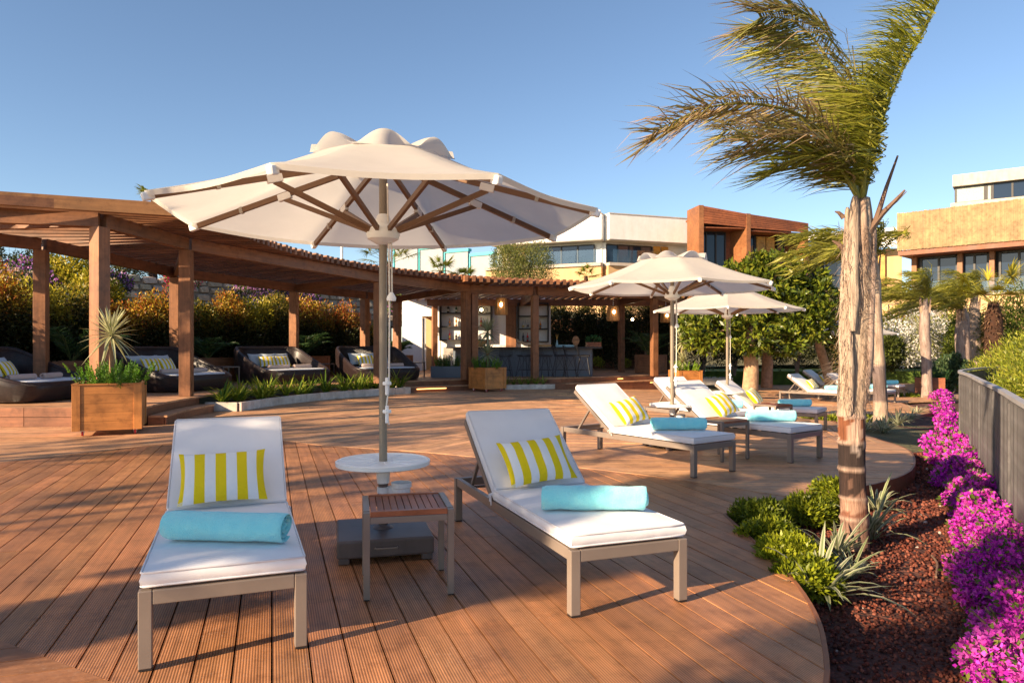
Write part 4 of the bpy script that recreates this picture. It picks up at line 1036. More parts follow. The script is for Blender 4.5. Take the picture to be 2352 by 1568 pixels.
# ================================================================= daybeds under the pergola
def make_daybed():
    e = empty('daybed', (0, 0, 0), 0, 'x', 'daybed', 'dark rattan daybeds under the pergola'); hw = 1.1
    def foot(t):                                         # rounded square outline, t 0..1
        a = 2 * pi * t; c, s = cos(a), sin(a); n = 5.
        k = (abs(c) ** n + abs(s) ** n) ** (-1 / n); return hw * c * k, hw * s * k
    def rim(x, y): return .34 + .66 * max(0, min(1, (1.0 - x) / 1.9)) ** 1.25
    N = 72; rows = [(0, .93), (.12, .965), (.4, .99), (.7, 1.), (.93, 1.005), (1., .985), (1.0, .93), (.9, .895), (.5, .88)]
    vs = []; fs = []; g = []
    per = 0; pts = [foot(i / N) for i in range(N)]
    acc = [0]
    for i in range(1, N): acc.append(acc[-1] + hypot(pts[i][0] - pts[i - 1][0], pts[i][1] - pts[i - 1][1]))
    for (hz, sc_) in rows:
        for i, (x, y) in enumerate(pts): h = rim(x, y); vs.append((x * sc_, y * sc_, max(.02, h * hz))); g.append((acc[i], h * hz, 0))
    for k in range(len(rows) - 1):
        for i in range(N): j = (i + 1) % N; fs.append((k * N + i, k * N + j, (k + 1) * N + j, (k + 1) * N + i))
    m = MB(); m.add(vs, fs, g); m.build('woven_shell', M_rattan, e, smooth=50)
    m = MB(); m.tube([(x * .95, y * .95, rim(x, y) - .005) for x, y in pts] + [(pts[0][0] * .95, pts[0][1] * .95, rim(*pts[0]) - .005)], .045, 8, False); m.build('rolled_edge', M_rattan, e, smooth=60)
    m = MB(); m.prism([(x * .885, y * .885) for x, y in pts], .18, .40); m.build('mattress', M_cushwhite, e, bevel=.025)
    return e
db = make_daybed()
me_pb = make_pillow(.5, .42, .15, periods=0, off=0).mesh('blue_pillow', M_paleblue, 60)
me_rb = make_roll(.62, .075, .02, 2.2, 40, 6, seed=2).mesh('beige_towel', M_towelb, 50)
DB = [(-9.75, 14.15, 'daybed at the left edge of the picture, beside the big planter', 'left edge daybed'), (-8.2, 17.3, 'daybed behind the sunlit pergola post and spiky planter', 'daybed behind the sunlit post'), (-6.65, 20.8, 'daybed in the middle, behind the long flower bed', 'middle daybed'), (-4.2, 22.4, 'daybed nearest the bar, half behind a dark post', 'daybed nearest the bar')]
for i, (x, y, lb, wh) in enumerate(DB):
    o = db if i == 0 else copy_tree(db); a = atan2(PC[1] - y, PC[0] - x) + R_(-5); o.location = (x, y, PZ + .004); o.rotation_euler = (0, 0, a); o['label'] = 'round edged dark rattan ' + lb
    M = Matrix.Translation((x, y, PZ + .004)) @ Matrix.Rotation(a, 4, 'Z')
    def put(me, name, loc, tilt, rz, lbl, cat, grp, sc_=1.):
        p = bpy.data.objects.new(name, me); COL.objects.link(p); tag(p, lbl, cat, grp)
        t = R_(tilt); dd = Vector((-cos(t), 0, sin(t))); X = Vector((0, 1, 0)); rot = Matrix((X, dd, X.cross(dd))).transposed().to_4x4()
        p.matrix_world = M @ Matrix.Translation(loc) @ Matrix.Rotation(R_(rz), 4, 'Z') @ rot @ Matrix.Scale(sc_, 4)
    for k, yy in enumerate((-.42, .0, .42)): put(me_pb, 'blue_pillow', (-.66 + .05 * (k % 2), yy, .64), 62, random.uniform(-8, 8), ('right', 'middle', 'left')[k] + ' hand pale blue pillow leaning on the back of the ' + wh, 'pillow', 'blue pillows on the ' + wh)
    for k, yy in enumerate((-.24, .24)): put(me_pillow, 'striped_pillow', (-.38, yy, .60), 58, random.uniform(-8, 8) - 6 + 12 * k, ('right hand ' if k == 0 else 'left hand ') + 'striped pillow on the ' + wh, 'pillow', 'striped pillows on the daybeds')
    for k, (xx, yy, rz) in enumerate(((.36, -.35, 84), (.42, .38, 96))):
        p = bpy.data.objects.new('beige_towel', me_rb); COL.objects.link(p); tag(p, ('right hand ' if k == 0 else 'left hand ') + 'rolled beige towel on the ' + wh, 'towel', 'beige towels on the daybeds')
        p.matrix_world = M @ Matrix.Translation((xx, yy, .405)) @ Matrix.Rotation(R_(rz), 4, 'Z')
def make_metal_table():
    e = empty('metal_table', (0, 0, 0), 0, 'x', 'side table', 'dark metal tables between the daybeds')
    m = MB(); m.box((0, 0, .49), (.5, .5, .03)); m.build('tabletop', M_taupe_d, e, bevel=.003)
    for sx in (-1, 1):
        for sy in (-1, 1): m = MB(); m.box((sx * .232, sy * .232, .238), (.03, .03, .472)); m.build('leg', M_taupe_d, e)
    return e
mt = make_metal_table()
for i, (px, Y, lb) in enumerate(((519, 19.2, 'dark metal side table behind the left end of the long flower bed'), (742, 22.2, 'dark metal side table between the middle daybed and the one nearest the bar'), (952, 24.2, 'dark metal side table beside the daybed nearest the bar'))):
    o = mt if i == 0 else copy_tree(mt); o.location = ((px - 1176) * Y / FP, Y, PZ + .003); o.rotation_euler = (0, 0, R_(-35)); o['label'] = lb

# ================================================================= planters
def make_planter(name, s, h, label, wheels=True, mat=None, group='wooden planter boxes'):
    mat = mat or M_plant
    e = empty(name, (0, 0, 0), 0, label, 'planter', group); z0 = .085 if wheels else .004; hs = s / 2; rows = 5
    for k in range(4):
        R = Matrix.Rotation(k * pi / 2, 4, 'Z')
        for i in range(rows):
            a, b = z0 + h * i / rows + .0015, z0 + h * (i + 1) / rows - .0015; v = random.uniform(.88, 1.12)
            m = MB(); m.bar(R @ Vector((-hs + .06, -hs + .012, (a + b) / 2)), R @ Vector((hs - .06, -hs + .012, (a + b) / 2)), .024, b - a, col=(v, v, v)); m.build('board', mat, e)
        m = MB(); v = random.uniform(.9, 1.1); m.bar(R @ Vector((-hs + .045, -hs + .045, z0)), R @ Vector((-hs + .045, -hs + .045, z0 + h)), .115, .115, (0, 1, 0), col=(v, v, v)); m.build('corner_post', mat, e, bevel=.004)
        m = MB(); m.bar(R @ Vector((-hs - .018, -hs + .015, z0 + h + .012)), R @ Vector((hs - .045, -hs + .015, z0 + h + .012)), .062, .022); m.build('rim_board', mat, e)
        if wheels:
            p = R @ Vector((-hs + .12, -hs + .09, 0)); m = MB(); m.box((p.x, p.y, .078), (.06, .05, .03)); w = m.build('caster', M_capw, e)
            m = MB(); m.tube([(p.x - .013, p.y, .042), (p.x + .013, p.y, .042)], .04, 14); t = m.build('wheel', M_red, e, smooth=40)
            m = MB(); m.tube([(p.x - .016, p.y, .042), (p.x + .016, p.y, .042)], .024, 12); m.build('hub', M_capw, w, smooth=40)
    m = MB(); m.box((0, 0, z0 + h - .06), (s - .06, s - .06, .02)); m.build('potting_soil', M_soil, e)
    m = MB(); m.box((0, 0, z0 + .015), (s - .06, s - .06, .02)); m.build('bottom', mat, e)
    return e, z0 + h - .05
def yucca(x, y, z, sc_, label, heads, trunk_h, cols=((.22, .26, .08), (.33, .36, .14)), edge=((.72, .68, .42),), n=58, group='spiky yuccas in planters'):
    e = empty('yucca', (x, y, z), 0, label, 'plant', group)
    m = MB(); m.tube([(0, 0, -.03), (.01, .01, trunk_h * .5), (0, 0, trunk_h)], [.05 * sc_, .042 * sc_, .04 * sc_], 8, col=(1.3, 1.1, .8)); m.build('stem', M_bark, e, smooth=50)
    for (hz, L) in heads:
        l = LF()
        for i in range(n):
            a = i * 2.399; t = i / n; el = 2.3 - 3.3 * t; c = random.choice(cols); k = random.uniform(.8, 1.15); ec = random.choice(edge)
            l.blade((0, 0, hz + .06 * (1 - t)), (cos(a) * 1.0, sin(a) * 1.0, el), L * random.uniform(.85, 1.1), .05 * sc_, .05 + .22 * t, 5, tuple(q * k for q in ec), tuple(q * k for q in c), taper=.3)
        l.build('leaf_rosette', M_gloss, e)
    return e
def ferns(x, y, z, s, label, n=60, cols=((.09, .20, .015), (.13, .26, .02), (.06, .14, .02)), h=.42, group='foxtail ferns in planters'):
    l = LF()
    for i in range(n):
        bx, by = random.uniform(-.5, .5) * s, random.uniform(-.5, .5) * s; L = h * random.uniform(.6, 1.15); out = Vector((bx * 1.0 + random.gauss(0, .1), by * 1.0 + random.gauss(0, .1), 1.25)).normalized()
        k = 70; t = RNG.random(k) ** .8; P = np.array([bx, by, 0]) + np.outer(t, np.array(out)) * L; P[:, 2] -= .12 * L * t ** 2
        D = rnd_dirs(k) + np.array(out) * .8; col = np.array(random.choice(cols)) * random.uniform(.75, 1.3)
        l.leaves(P, D, .055 * (1.15 - t * .8), .014, np.tile(col, (k, 1)) * (1 + .5 * t[:, None]))
    o = l.build('fern_clump', M_leaf); o.location = (x, y, z); tag(o, label, 'fern', group); return o
pe, ph = make_planter('planter_box', .93, .70, 'large wooden planter box on red castors at the left')
px, py = -6.55, 12.02; pe.location = (px, py, .002); pe.rotation_euler = (0, 0, R_(-8))
# keep the big planter in front of the platform
px, py = -6.45, 11.55; pe.location = (px, py, .002); pe.rotation_euler = (0, 0, R_(23))
yucca(px, py, ph, 1.0, 'spiky cream edged yucca in the large planter at the left', [(.80, .52)], .80)
ferns(px, py, ph, .85, 'bushy green foxtail fern round the yucca in the left planter', 95, h=.45)
pe, ph = make_planter('planter_box', .80, .62, 'wooden planter box on castors in front of the bar post'); px, py = -.75, 22.0
pe.location = (px, py, .002); pe.rotation_euler = (0, 0, R_(40))
yucca(px, py, ph, 1.1, 'two tier spiky yucca in the planter before the bar', [(.45, .42), (1.12, .52)], 1.1, ((.20, .25, .12), (.26, .30, .16)), ((.42, .44, .26),))
ferns(px, py, ph, .75, 'green foxtail fern in the planter before the bar', 60)
pe, ph = make_planter('planter_box', .82, .66, 'wooden planter box behind the second parasol pole, right of the bar'); px, py = (1574 - 1176) * 24.2 / FP, 24.2
pe.location = (px, py, DZ(px, py)); pe.rotation_euler = (0, 0, R_(12))
yucca(px - .1, py, ph + DZ(px, py), 1.1, 'two tier yucca with pale leaves behind the second parasol pole', [(.35, .38), (.98, .56)], 1.0)
ferns(px, py, ph + DZ(px, py), .75, 'yellow green fern below the pale yucca right of the bar', 60, ((.22, .32, .02), (.16, .26, .02)))
pe, ph = make_planter('planter_box', .9, .56, 'reddish wooden planter box on castors far right by the palms', mat=M_teak); px, py = (2135 - 1176) * 25.9 / FP, 25.9
pe.location = (px, py, DZ(px, py) + .0); pe.rotation_euler = (0, 0, R_(-28))
ferns(px, py, ph + DZ(px, py), .8, 'dark green fern in the far right planter', 60, ((.04, .10, .03), (.06, .14, .04)))
e = empty('grey_planter', (-2.15, 24.0, PZ + .002), R_(-6), 'blue grey box planter beside the bar counter', 'planter')
for k in range(4):
    R = Matrix.Rotation(k * pi / 2, 4, 'Z'); L = (.5, .36)[k % 2]; Wk = (.36, .5)[k % 2]
    m = MB(); m.bar(R @ Vector((-L + .026, -Wk + .0125, .19)), R @ Vector((L, -Wk + .0125, .19)), .025, .376); m.build('side_panel', M_bluegrey, e)
m = MB(); m.box((0, 0, .31), (.94, .66, .02)); m.build('potting_soil', M_soil, e)
ferns(-2.15, 24.0, PZ + .32, .7, 'dark green fern in the blue grey planter beside the counter', 60, ((.05, .12, .02), (.10, .18, .02)), .5)
for i, (px_, Y, s, lb) in enumerate(((160, 16.9, 1.2, 'wooden planter box behind the left edge daybed'), (478, 20.9, 1.1, 'wooden planter box between two daybeds'), (698, 24.3, 1.2, 'wooden planter box behind the middle daybed'), (908, 26.6, .9, 'wooden planter box behind the daybed nearest the bar'), (1495, 27.6, .9, 'wooden planter box between the two right pergola posts'))):
    pe, ph = make_planter('planter_box', s, .68, lb, False, M_perg); X = (px_ - 1176) * Y / FP; pe.location = (X, Y, PZ + .003); pe.rotation_euler = (0, 0, R_(-35))
def feather_palm(x, y, z, label, n=11, L=1.3, cols=((.03, .07, .025), (.06, .12, .03)), group='feather palms in planters', wind=(0, 0, 0), name='feather_palm', up=1.2, ll=.34, lw=.022, az=None, nl=46):
    l = LF(); m = MB()
    for i in range(n):
        a = (i * 2.399 + random.uniform(-.3, .3)) if az is None else random.uniform(*az); el = up * random.uniform(.6, 1.4); d = Vector((cos(a), sin(a), el)).normalized(); Lk = L * random.uniform(.75, 1.1)
        pts = []
        for k in range(9): t = k / 8; pts.append(d * Lk * t + Vector((0, 0, -.42 * Lk * t ** 2.2)) + Vector(wind) * t ** 1.7 * Lk)
        m.tube(pts, [.012 * (1 - .8 * k / 8) for k in range(9)], 4, col=(1, 1, 1))
        A = np.array([tuple(p) for p in pts]); tt = np.repeat(np.linspace(.15, 1, nl), 2) + RNG.uniform(-.01, .01, nl * 2); tt = np.clip(tt, 0, .999); f = tt * 8; i0 = f.astype(int); fr = (f - i0)[:, None]; P = A[i0] * (1 - fr) + A[i0 + 1] * fr
        T = unit(A[i0 + 1] - A[i0]); sd = unit(np.cross(T, np.array([0, 0, 1.]))); sg = np.tile([1, -1], nl)[:, None]
        D = T * .8 + sd * sg * .9 + np.array([0, 0, -.15]) + np.array(wind) * 2.5 + rnd_dirs(nl * 2) * .12
        Ls = ll * (np.sin(np.clip(tt, .05, 1) * 2.6 + .25) * .85 + .2); l.leaves(P, D, Ls, lw, colmix(nl * 2, cols, .3), .3)
    e = empty(name, (x, y, z), 0, label, 'palm', group); l.build('leaflets', M_leaf, e)
    m.build('frond_stem', plain_green, e, smooth=60)
    return e
plain_green = plain('green_stem', (.12, .15, .04), .5, .2, 6, 40, .1)
for px_, Y, L, lb in ((165, 16.9, 1.7, 'dark feather palm behind the left edge daybed'), (478, 20.9, 1.35, 'feather palm in the box between two daybeds'), (698, 24.3, 1.6, 'feather palm in the box behind the middle daybed'), (908, 26.6, 1.1, 'feather palm behind the daybed nearest the bar'), (1490, 27.6, 1.9, 'arching feather palm between the two right pergola posts')):
    feather_palm((px_ - 1176) * Y / FP, Y, PZ + .66, lb, 12, L, up=1.6)
# ================================================================= palms
def frond(l, mb, pts, ll, lw, cols, wind, nl=70, spread=.95, start=.12, rr=.016, droop=-.1, tipcols=None, blow=1.0, jitter=.2):
    A0 = smooth_poly([tuple(p) for p in pts], 5); A = np.array(A0); n = len(A) - 1
    mb.tube(A0, [rr * (1 - .85 * k / n) for k in range(n + 1)], 5, col=(1, 1, 1))
    tt = np.repeat(np.linspace(start, .995, nl), 2) + RNG.uniform(-.006, .006, nl * 2); tt = np.clip(tt, 0, .998); f = tt * n; i0 = f.astype(int); fr = (f - i0)[:, None]
    P = A[i0] * (1 - fr) + A[i0 + 1] * fr; T = unit(A[i0 + 1] - A[i0])
    sd = unit(np.cross(T, np.array([0, .35, 1.]))); sg = np.tile([1., -1.], nl)[:, None]
    wv = np.array(wind) * blow + RNG.normal(size=(nl * 2, 3)) * np.array([.08, .22, .16])
    D0 = unit(T * .7 + sd * sg * spread + np.array([0, 0, droop]) + rnd_dirs(nl * 2) * jitter)
    D1 = unit(D0 + wv * 1.6 + rnd_dirs(nl * 2) * jitter)
    D2 = unit(D0 * .6 + wv * 3.0 + np.array([0, 0, -.35]) + rnd_dirs(nl * 2) * jitter * 1.4)
    L = ll * (.5 + .6 * np.sin(np.clip(tt * .75 + .08, 0, 1) * pi)) * RNG.uniform(.55, 1.25, nl * 2)
    c = colmix(nl * 2, cols, .3); ct = colmix(nl * 2, tipcols or cols, .3)
    S = unit(np.cross(D1, rnd_dirs(nl * 2))); m_ = nl * 2; V = []; C = []
    p = P.copy(); k = 0
    for (D, q, w) in ((D0, .0, .7), (D0, .22, 1.), (D1, .4, .8), (D2, .38, .02)):
        p = p + D * (L * q)[:, None]; V += [p - S * lw * w / 2, p + S * lw * w / 2]; u = min(1, k / 3.); C += [c * (1 - u) + ct * u] * 2; k += 1
    V = np.stack(V, 1).reshape(-1, 3); C = np.stack(C, 1).reshape(-1, 3)
    F = np.concatenate([np.arange(m_)[:, None] * 8 + np.array([[2 * j, 2 * j + 1, 2 * j + 3, 2 * j + 2]]) for j in range(3)]) + l.n
    l.V.append(V); l.C.append(C); l.F.append(F); l.n += len(V)
PGRN = [(.22, .24, .02), (.30, .30, .03), (.13, .15, .016), (.42, .39, .06)]
PBRN = [(.34, .22, .09), (.44, .31, .15), (.22, .15, .05), (.24, .22, .04)]
PTIP = [(.44, .30, .19), (.34, .28, .10), (.24, .21, .06)]
M_stem = plain('frond_stem', (.22, .22, .045), .5, .2, 6, 40, .1)
M_deadw = plain('dead_frond', (.17, .10, .065), .85, .3, 12, 60, .4)
def ring_trunk(pts, colf, n=18, rings=60, wob=.009, twist=0., ringz=()):
    """pts: (x,y,z,r) ; colf(t, z) colour ; bumps on the ring scars"""
    A = smooth_poly(pts, 12); m = MB(); vs = []; fs = []; g = []; c = []; t = 0
    for i, (x, y, z, r) in enumerate(A):
        if i: t += (Vector(A[i][:3]) - Vector(A[i - 1][:3])).length
        for k in range(n):
            a = 2 * pi * k / n; rr = r + wob * mnoise.noise((cos(a) * 2.2, sin(a) * 2.2, z * 2.5)) * (1 if z > .85 or not ringz else .35) + .4 * wob * mnoise.noise((cos(a) * 9, sin(a) * 9, z * 1.2)) * (1 if z > .85 or not ringz else 0.2)
            for zr_ in ringz: rr += .012 * math.exp(-((z - zr_ + .008 * cos(a)) / .012) ** 2)
            vs.append((x + rr * cos(a), y + rr * sin(a), z)); g.append((t, r * cos(a), r * sin(a))); c.append(colf(z, a))
    N = len(A)
    for i in range(N - 1):
        for k in range(n): k2 = (k + 1) % n; fs.append((i * n + k, i * n + k2, (i + 1) * n + k2, (i + 1) * n + k))
    fs += [tuple(reversed(range(n))), tuple(range((N - 1) * n, N * n))]; m.add(vs, fs, g, c); return m
PX, PY, PZ0 = 2.63, 5.52, -.17
S_ = FP / PY
def pp(px, py, dy=0.): return ((px - 1176) * (PY + dy) / FP - PX, dy, CAMH - (py - 793) * (PY + dy) / FP - PZ0)
palm = empty('palm_tree', (PX, PY, PZ0), 0, 'big windblown palm in the red gravel bed at the right', 'palm tree', 'palm trees along the fence')
RZ = [CAMH - (y - 793) / S_ - PZ0 for y in (955, 1016, 1077, 1142, 1190)]
def pcol(z, a):
    nz = mnoise.noise((cos(a) * 1.5, sin(a) * 1.5, z * 7)); n2 = mnoise.noise((cos(a) * 3 + 5, sin(a) * 3, z * 3))
    for r in RZ:
        if abs(z - r + .008 * cos(a)) < .016: return (.46, .33, .26)
    if z > RZ[0]:
        k = 1 + .25 * n2; base = (.47, .37, .28); return tuple(q * k for q in base)
    if z > RZ[1]: b = (.22, .075, .03) if nz < .12 else (.50, .34, .26)
    elif z > RZ[2]: b = (.032, .018, .015) if nz < .3 else (.33, .27, .24)
    elif z > RZ[3]: b = (.05, .025, .018) if nz < .2 else (.30, .17, .12)
    elif z > RZ[4]: b = (.24, .10, .06) if nz < .15 else (.46, .28, .20)
    else: b = (.27, .16, .12) if nz < .2 else (.36, .24, .18)
    return tuple(q * (1 + .3 * n2) for q in b)
T_ = [(1964, 1268, 31), (1962, 1180, 30), (1958, 1100, 28), (1956, 1000, 29), (1956, 950, 29), (1958, 900, 32), (1964, 820, 35), (1967, 740, 36), (1970, 660, 34), (1976, 580, 28), (1980, 500, 22), (1982, 455, 15)]
ring_trunk([(*pp(x, y), r / S_) for x, y, r in T_], pcol, 26, ringz=RZ).build('trunk', M_trunk, palm, smooth=60)
def sheath(pts, w0, w1, th, side, name='leaf_sheath', colr=(.48, .38, .29)):
    A = smooth_poly([pp(*p) for p in pts], 5); n = len(A); m = MB(); vs = []; fs = []; g = []; t = 0
    for i, p in enumerate(A):
        if i: t += (Vector(A[i]) - Vector(A[i - 1])).length
        u = i / (n - 1); w = (w0 + (w1 - w0) * u) * (.4 + .6 * min(1, u * 5) * min(1, (1 - u) * 6 + .3)); 
        for k, (ox, oy) in enumerate(((-.5, .25), (-.25, -.12), (0, -.2), (.25, -.12), (.5, .25), (0, .05))):
            vs.append((p[0] + w * ox, p[1] + w * oy + .012 * mnoise.noise((u * 6, ox * 4, side)), p[2])); g.append((t, ox * w, oy * w))
    for i in range(n - 1):
        for k in range(6): k2 = (k + 1) % 6; fs.append((i * 6 + k, i * 6 + k2, (i + 1) * 6 + k2, (i + 1) * 6 + k))
    fs += [(5, 4, 3, 2, 1, 0), tuple(range(6 * n - 6, 6 * n))]; m.add(vs, fs, g, colr); return m.build(name, M_trunk, palm, smooth=50)
sheath([(1952, 955, -.10), (1954, 850, -.13), (1952, 740, -.13), (1960, 560, -.10)], .10, .03, .01, 1)
sheath([(1942, 935, -.05), (1945, 840, -.10), (1943, 760, -.11), (1950, 560, -.08)], .08, .09, .01, 2)
sheath([(1985, 940, -.08), (1998, 820, -.11), (2002, 700, -.10), (2006, 560, -.06), (2008, 520, -.05)], .08, .06, .01, 3, colr=(.44, .33, .27))
sheath([(1962, 760, -.15), (1962, 640, -.14), (1964, 540, -.11), (1966, 450, -.08)], .11, .07, .01, 4)
sheath([(1942, 700, -.10), (1946, 600, -.10), (1948, 520, -.08), (1947, 476, -.07)], .08, .035, .01, 5)
sheath([(1990, 620, -.10), (1988, 540, -.10), (1984, 480, -.08), (1986, 460, -.08)], .08, .05, .01, 6, colr=(.40, .29, .22))
m = MB()
for pts, r in (([(1992, 545), (2014, 500), (2036, 430), (2062, 358)], .028), ([(1995, 530), (2025, 492), (2055, 462), (2078, 437)], .03), ([(2040, 478), (2060, 462), (2082, 440)], .012), ([(1940, 575), (1925, 560), (1912, 553)], .025), ([(1950, 520), (1948, 485)], .022), ([(1938, 500), (1926, 488), (1918, 486)], .02)):
    P = [pp(x, y, -.05) for x, y in pts]; n = len(P); m2 = MB(); m2.tube(P, [r * (1 - .75 * k / (n - 1)) for k in range(n)], 6); m2.build('dead_stalk', M_deadw, palm, smooth=50)
l = LF()
for i in range(900):                                     # loose fibre on the boots
    y = random.uniform(520, 940); s = random.choice((-1, 1, 1)); x = 1966 + s * random.uniform(6, 38); p = pp(x, y, -.135 * max(.15, 1 - ((x - 1966) / 40) ** 2) ** .5); c = random.choice(((.42, .30, .22), (.30, .2, .14), (.5, .38, .3)))
    l.blade(p, (s * random.uniform(.1, .5) + random.gauss(0, .2), random.uniform(-.4, 0), random.uniform(-1.2, .6)), random.uniform(.04, .13), .0035, .2, 2, c)
for i in range(26):
    p = pp(1936, random.uniform(830, 880), -.06); l.blade(p, (-1, random.uniform(-.3, .1), random.uniform(-.4, .5)), random.uniform(.1, .24), .005, .25, 4, (.55, .42, .3))
l.build('fibre', M_leaf, palm)['kind'] = 'stuff'
WIND = (-.95, .1, -.05)
FR = [  # control points px,py,dy ; leaflet length ; colours ; blow ; nl
 ([(1985, 452, 0), (2003, 370, .05), (2035, 250, .12), (2082, 140, .2), (2132, 50, .28), (2168, -45, .36)], .62, PGRN, 1.0, 150),
 ([(1980, 452, .02), (1994, 360, .15), (2016, 260, .3), (2048, 170, .42), (2080, 90, .5)], .60, PGRN, 1.1, 110),
 ([(1976, 450, -.02), (1968, 330, -.1), (1938, 215, -.18), (1884, 110, -.25), (1818, 48, -.3), (1745, 40, -.32)], .52, [(.20, .23, .025), (.14, .18, .02), (.28, .29, .04)], .75, 150),
 ([(1974, 450, .05), (1955, 320, .2), (1915, 210, .35), (1850, 130, .45), (1770, 100, .5)], .52, PGRN, .8, 120),
 ([(1972, 452, -.05), (1925, 350, -.25), (1835, 265, -.45), (1720, 238, -.6), (1610, 252, -.7), (1500, 305, -.78)], .40, PBRN, .45, 120),
 ([(1972, 452, .05), (1930, 360, .2), (1850, 300, .4), (1760, 285, .55), (1660, 300, .6)], .44, PGRN + PBRN, .6, 85),
 ([(1970, 454, -.05), (1928, 385, -.2), (1862, 335, -.35), (1790, 318, -.45), (1715, 330, -.5)], .48, PGRN + PBRN[:2], .7, 85),
 ([(1970, 456, 0), (1940, 410, -.1), (1895, 375, -.2), (1840, 365, -.3), (1780, 385, -.36)], .44, PGRN, .8, 65),
 ([(1976, 452, .1), (1975, 360, .3), (1960, 280, .5), (1930, 210, .62)], .55, PGRN, 1.0, 100),
 ([(1980, 452, -.05), (1990, 380, -.2), (2000, 300, -.3), (2005, 220, -.36)], .5, PGRN, 1.2, 90)]
l = LF(); 
for i, (pts, ll, cols, blow, nl) in enumerate(FR):
    l = LF(); mb = MB(); frond(l, mb, [pp(*p) for p in pts], ll, .0105, cols, WIND, int(nl * 1.5), blow=blow, tipcols=PTIP if cols is not PGRN else None, rr=.02)
    st = mb.build('frond', M_stem, palm, smooth=60); l.build('leaflets', M_leaf, st)

def wind_palm(px, Y, zg, ztop, r, label, nfr=9, L=1.25, ll=.42, lean=(0, 0), col=(.45, .36, .30), dark=None, nl=60, bias=.5, cols=None):
    X = (px - 1176) * Y / FP; e = empty('palm_tree', (X, Y, zg), 0, label, 'palm tree', 'palm trees along the fence'); h = ztop - zg
    def cf(z, a): k = 1 + .35 * mnoise.noise((cos(a) * 2, sin(a) * 2, z * 4)); b = col if not dark or not (dark[0] < z < dark[1]) else (.20, .15, .14); return tuple(q * k for q in b)
    ring_trunk([(lean[0] * t + .03 * sin(t * 7), lean[1] * t, h * t, r * q) for t, q in ((0, 1.25), (.15, 1.0), (.4, .95), (.65, 1.05), (.85, .9), (1, .4))], cf, 14, wob=.015).build('trunk', M_trunk, e, smooth=60)
    m = MB()
    for k in range(4): a = random.uniform(0, 6.28); q = Vector((lean[0] + cos(a) * r * .7, lean[1] + sin(a) * r * .7, h * .86)); m.tube([q, q + Vector((cos(a) * .06, sin(a) * .06, h * .12 + random.uniform(0, .2)))], [r * .32, r * .1], 5, col=(1.9, 1.8, 1.7))
    m.build('old_stalk', M_bark, e, smooth=50)
    l = LF(); mb = MB()
    for k in range(nfr):
        a = random.uniform(0, 2 * pi); d = Vector((cos(a) * .7 - bias, sin(a) * .7, random.uniform(.25, 1.2))); d.normalize(); Lk = L * random.uniform(.8, 1.15); top = Vector((lean[0], lean[1], h * .97))
        pts = [top + d * Lk * t + Vector((-.35 * Lk * t ** 1.8, 0, -.45 * Lk * t ** 2.4)) for t in (0, .25, .5, .75, 1)]
        frond(l, mb, pts, ll, .022, cols or [(.42, .40, .04), (.32, .32, .03), (.5, .46, .07), (.22, .23, .025)], (-.9, 0, -.15), nl, blow=.7, rr=.018, tipcols=[(.30, .28, .06), (.2, .2, .03)])
    st = mb.build('frond_stem', M_stem, e, smooth=60); l.build('leaflets', M_leaf, e)
    return e
wind_palm(2022, 14.9, -.33, 3.25, .135, 'tall thin palm trunk just right of the big palm', 17, 1.6, .5, (-.14, 0), (.50, .38, .29), (.55, 1.35), bias=.25)
wind_palm(2128, 25.2, -.55, 3.05, .17, 'palm leaning in front of the far right planter box', 15, 2.1, .6, (-.05, 0), (.36, .28, .24), None)
wind_palm(2212, 27, -.6, 2.8, .24, 'palm behind the far end of the fence, nearer the planter', 14, 2.1, .6, (0, 0), (.40, .31, .27))
wind_palm(2243, 29, -.6, 3.4, .22, 'palm behind the fence next to the shaggy fan palm', 14, 2.1, .6, (-.1, 0), (.44, .34, .27))
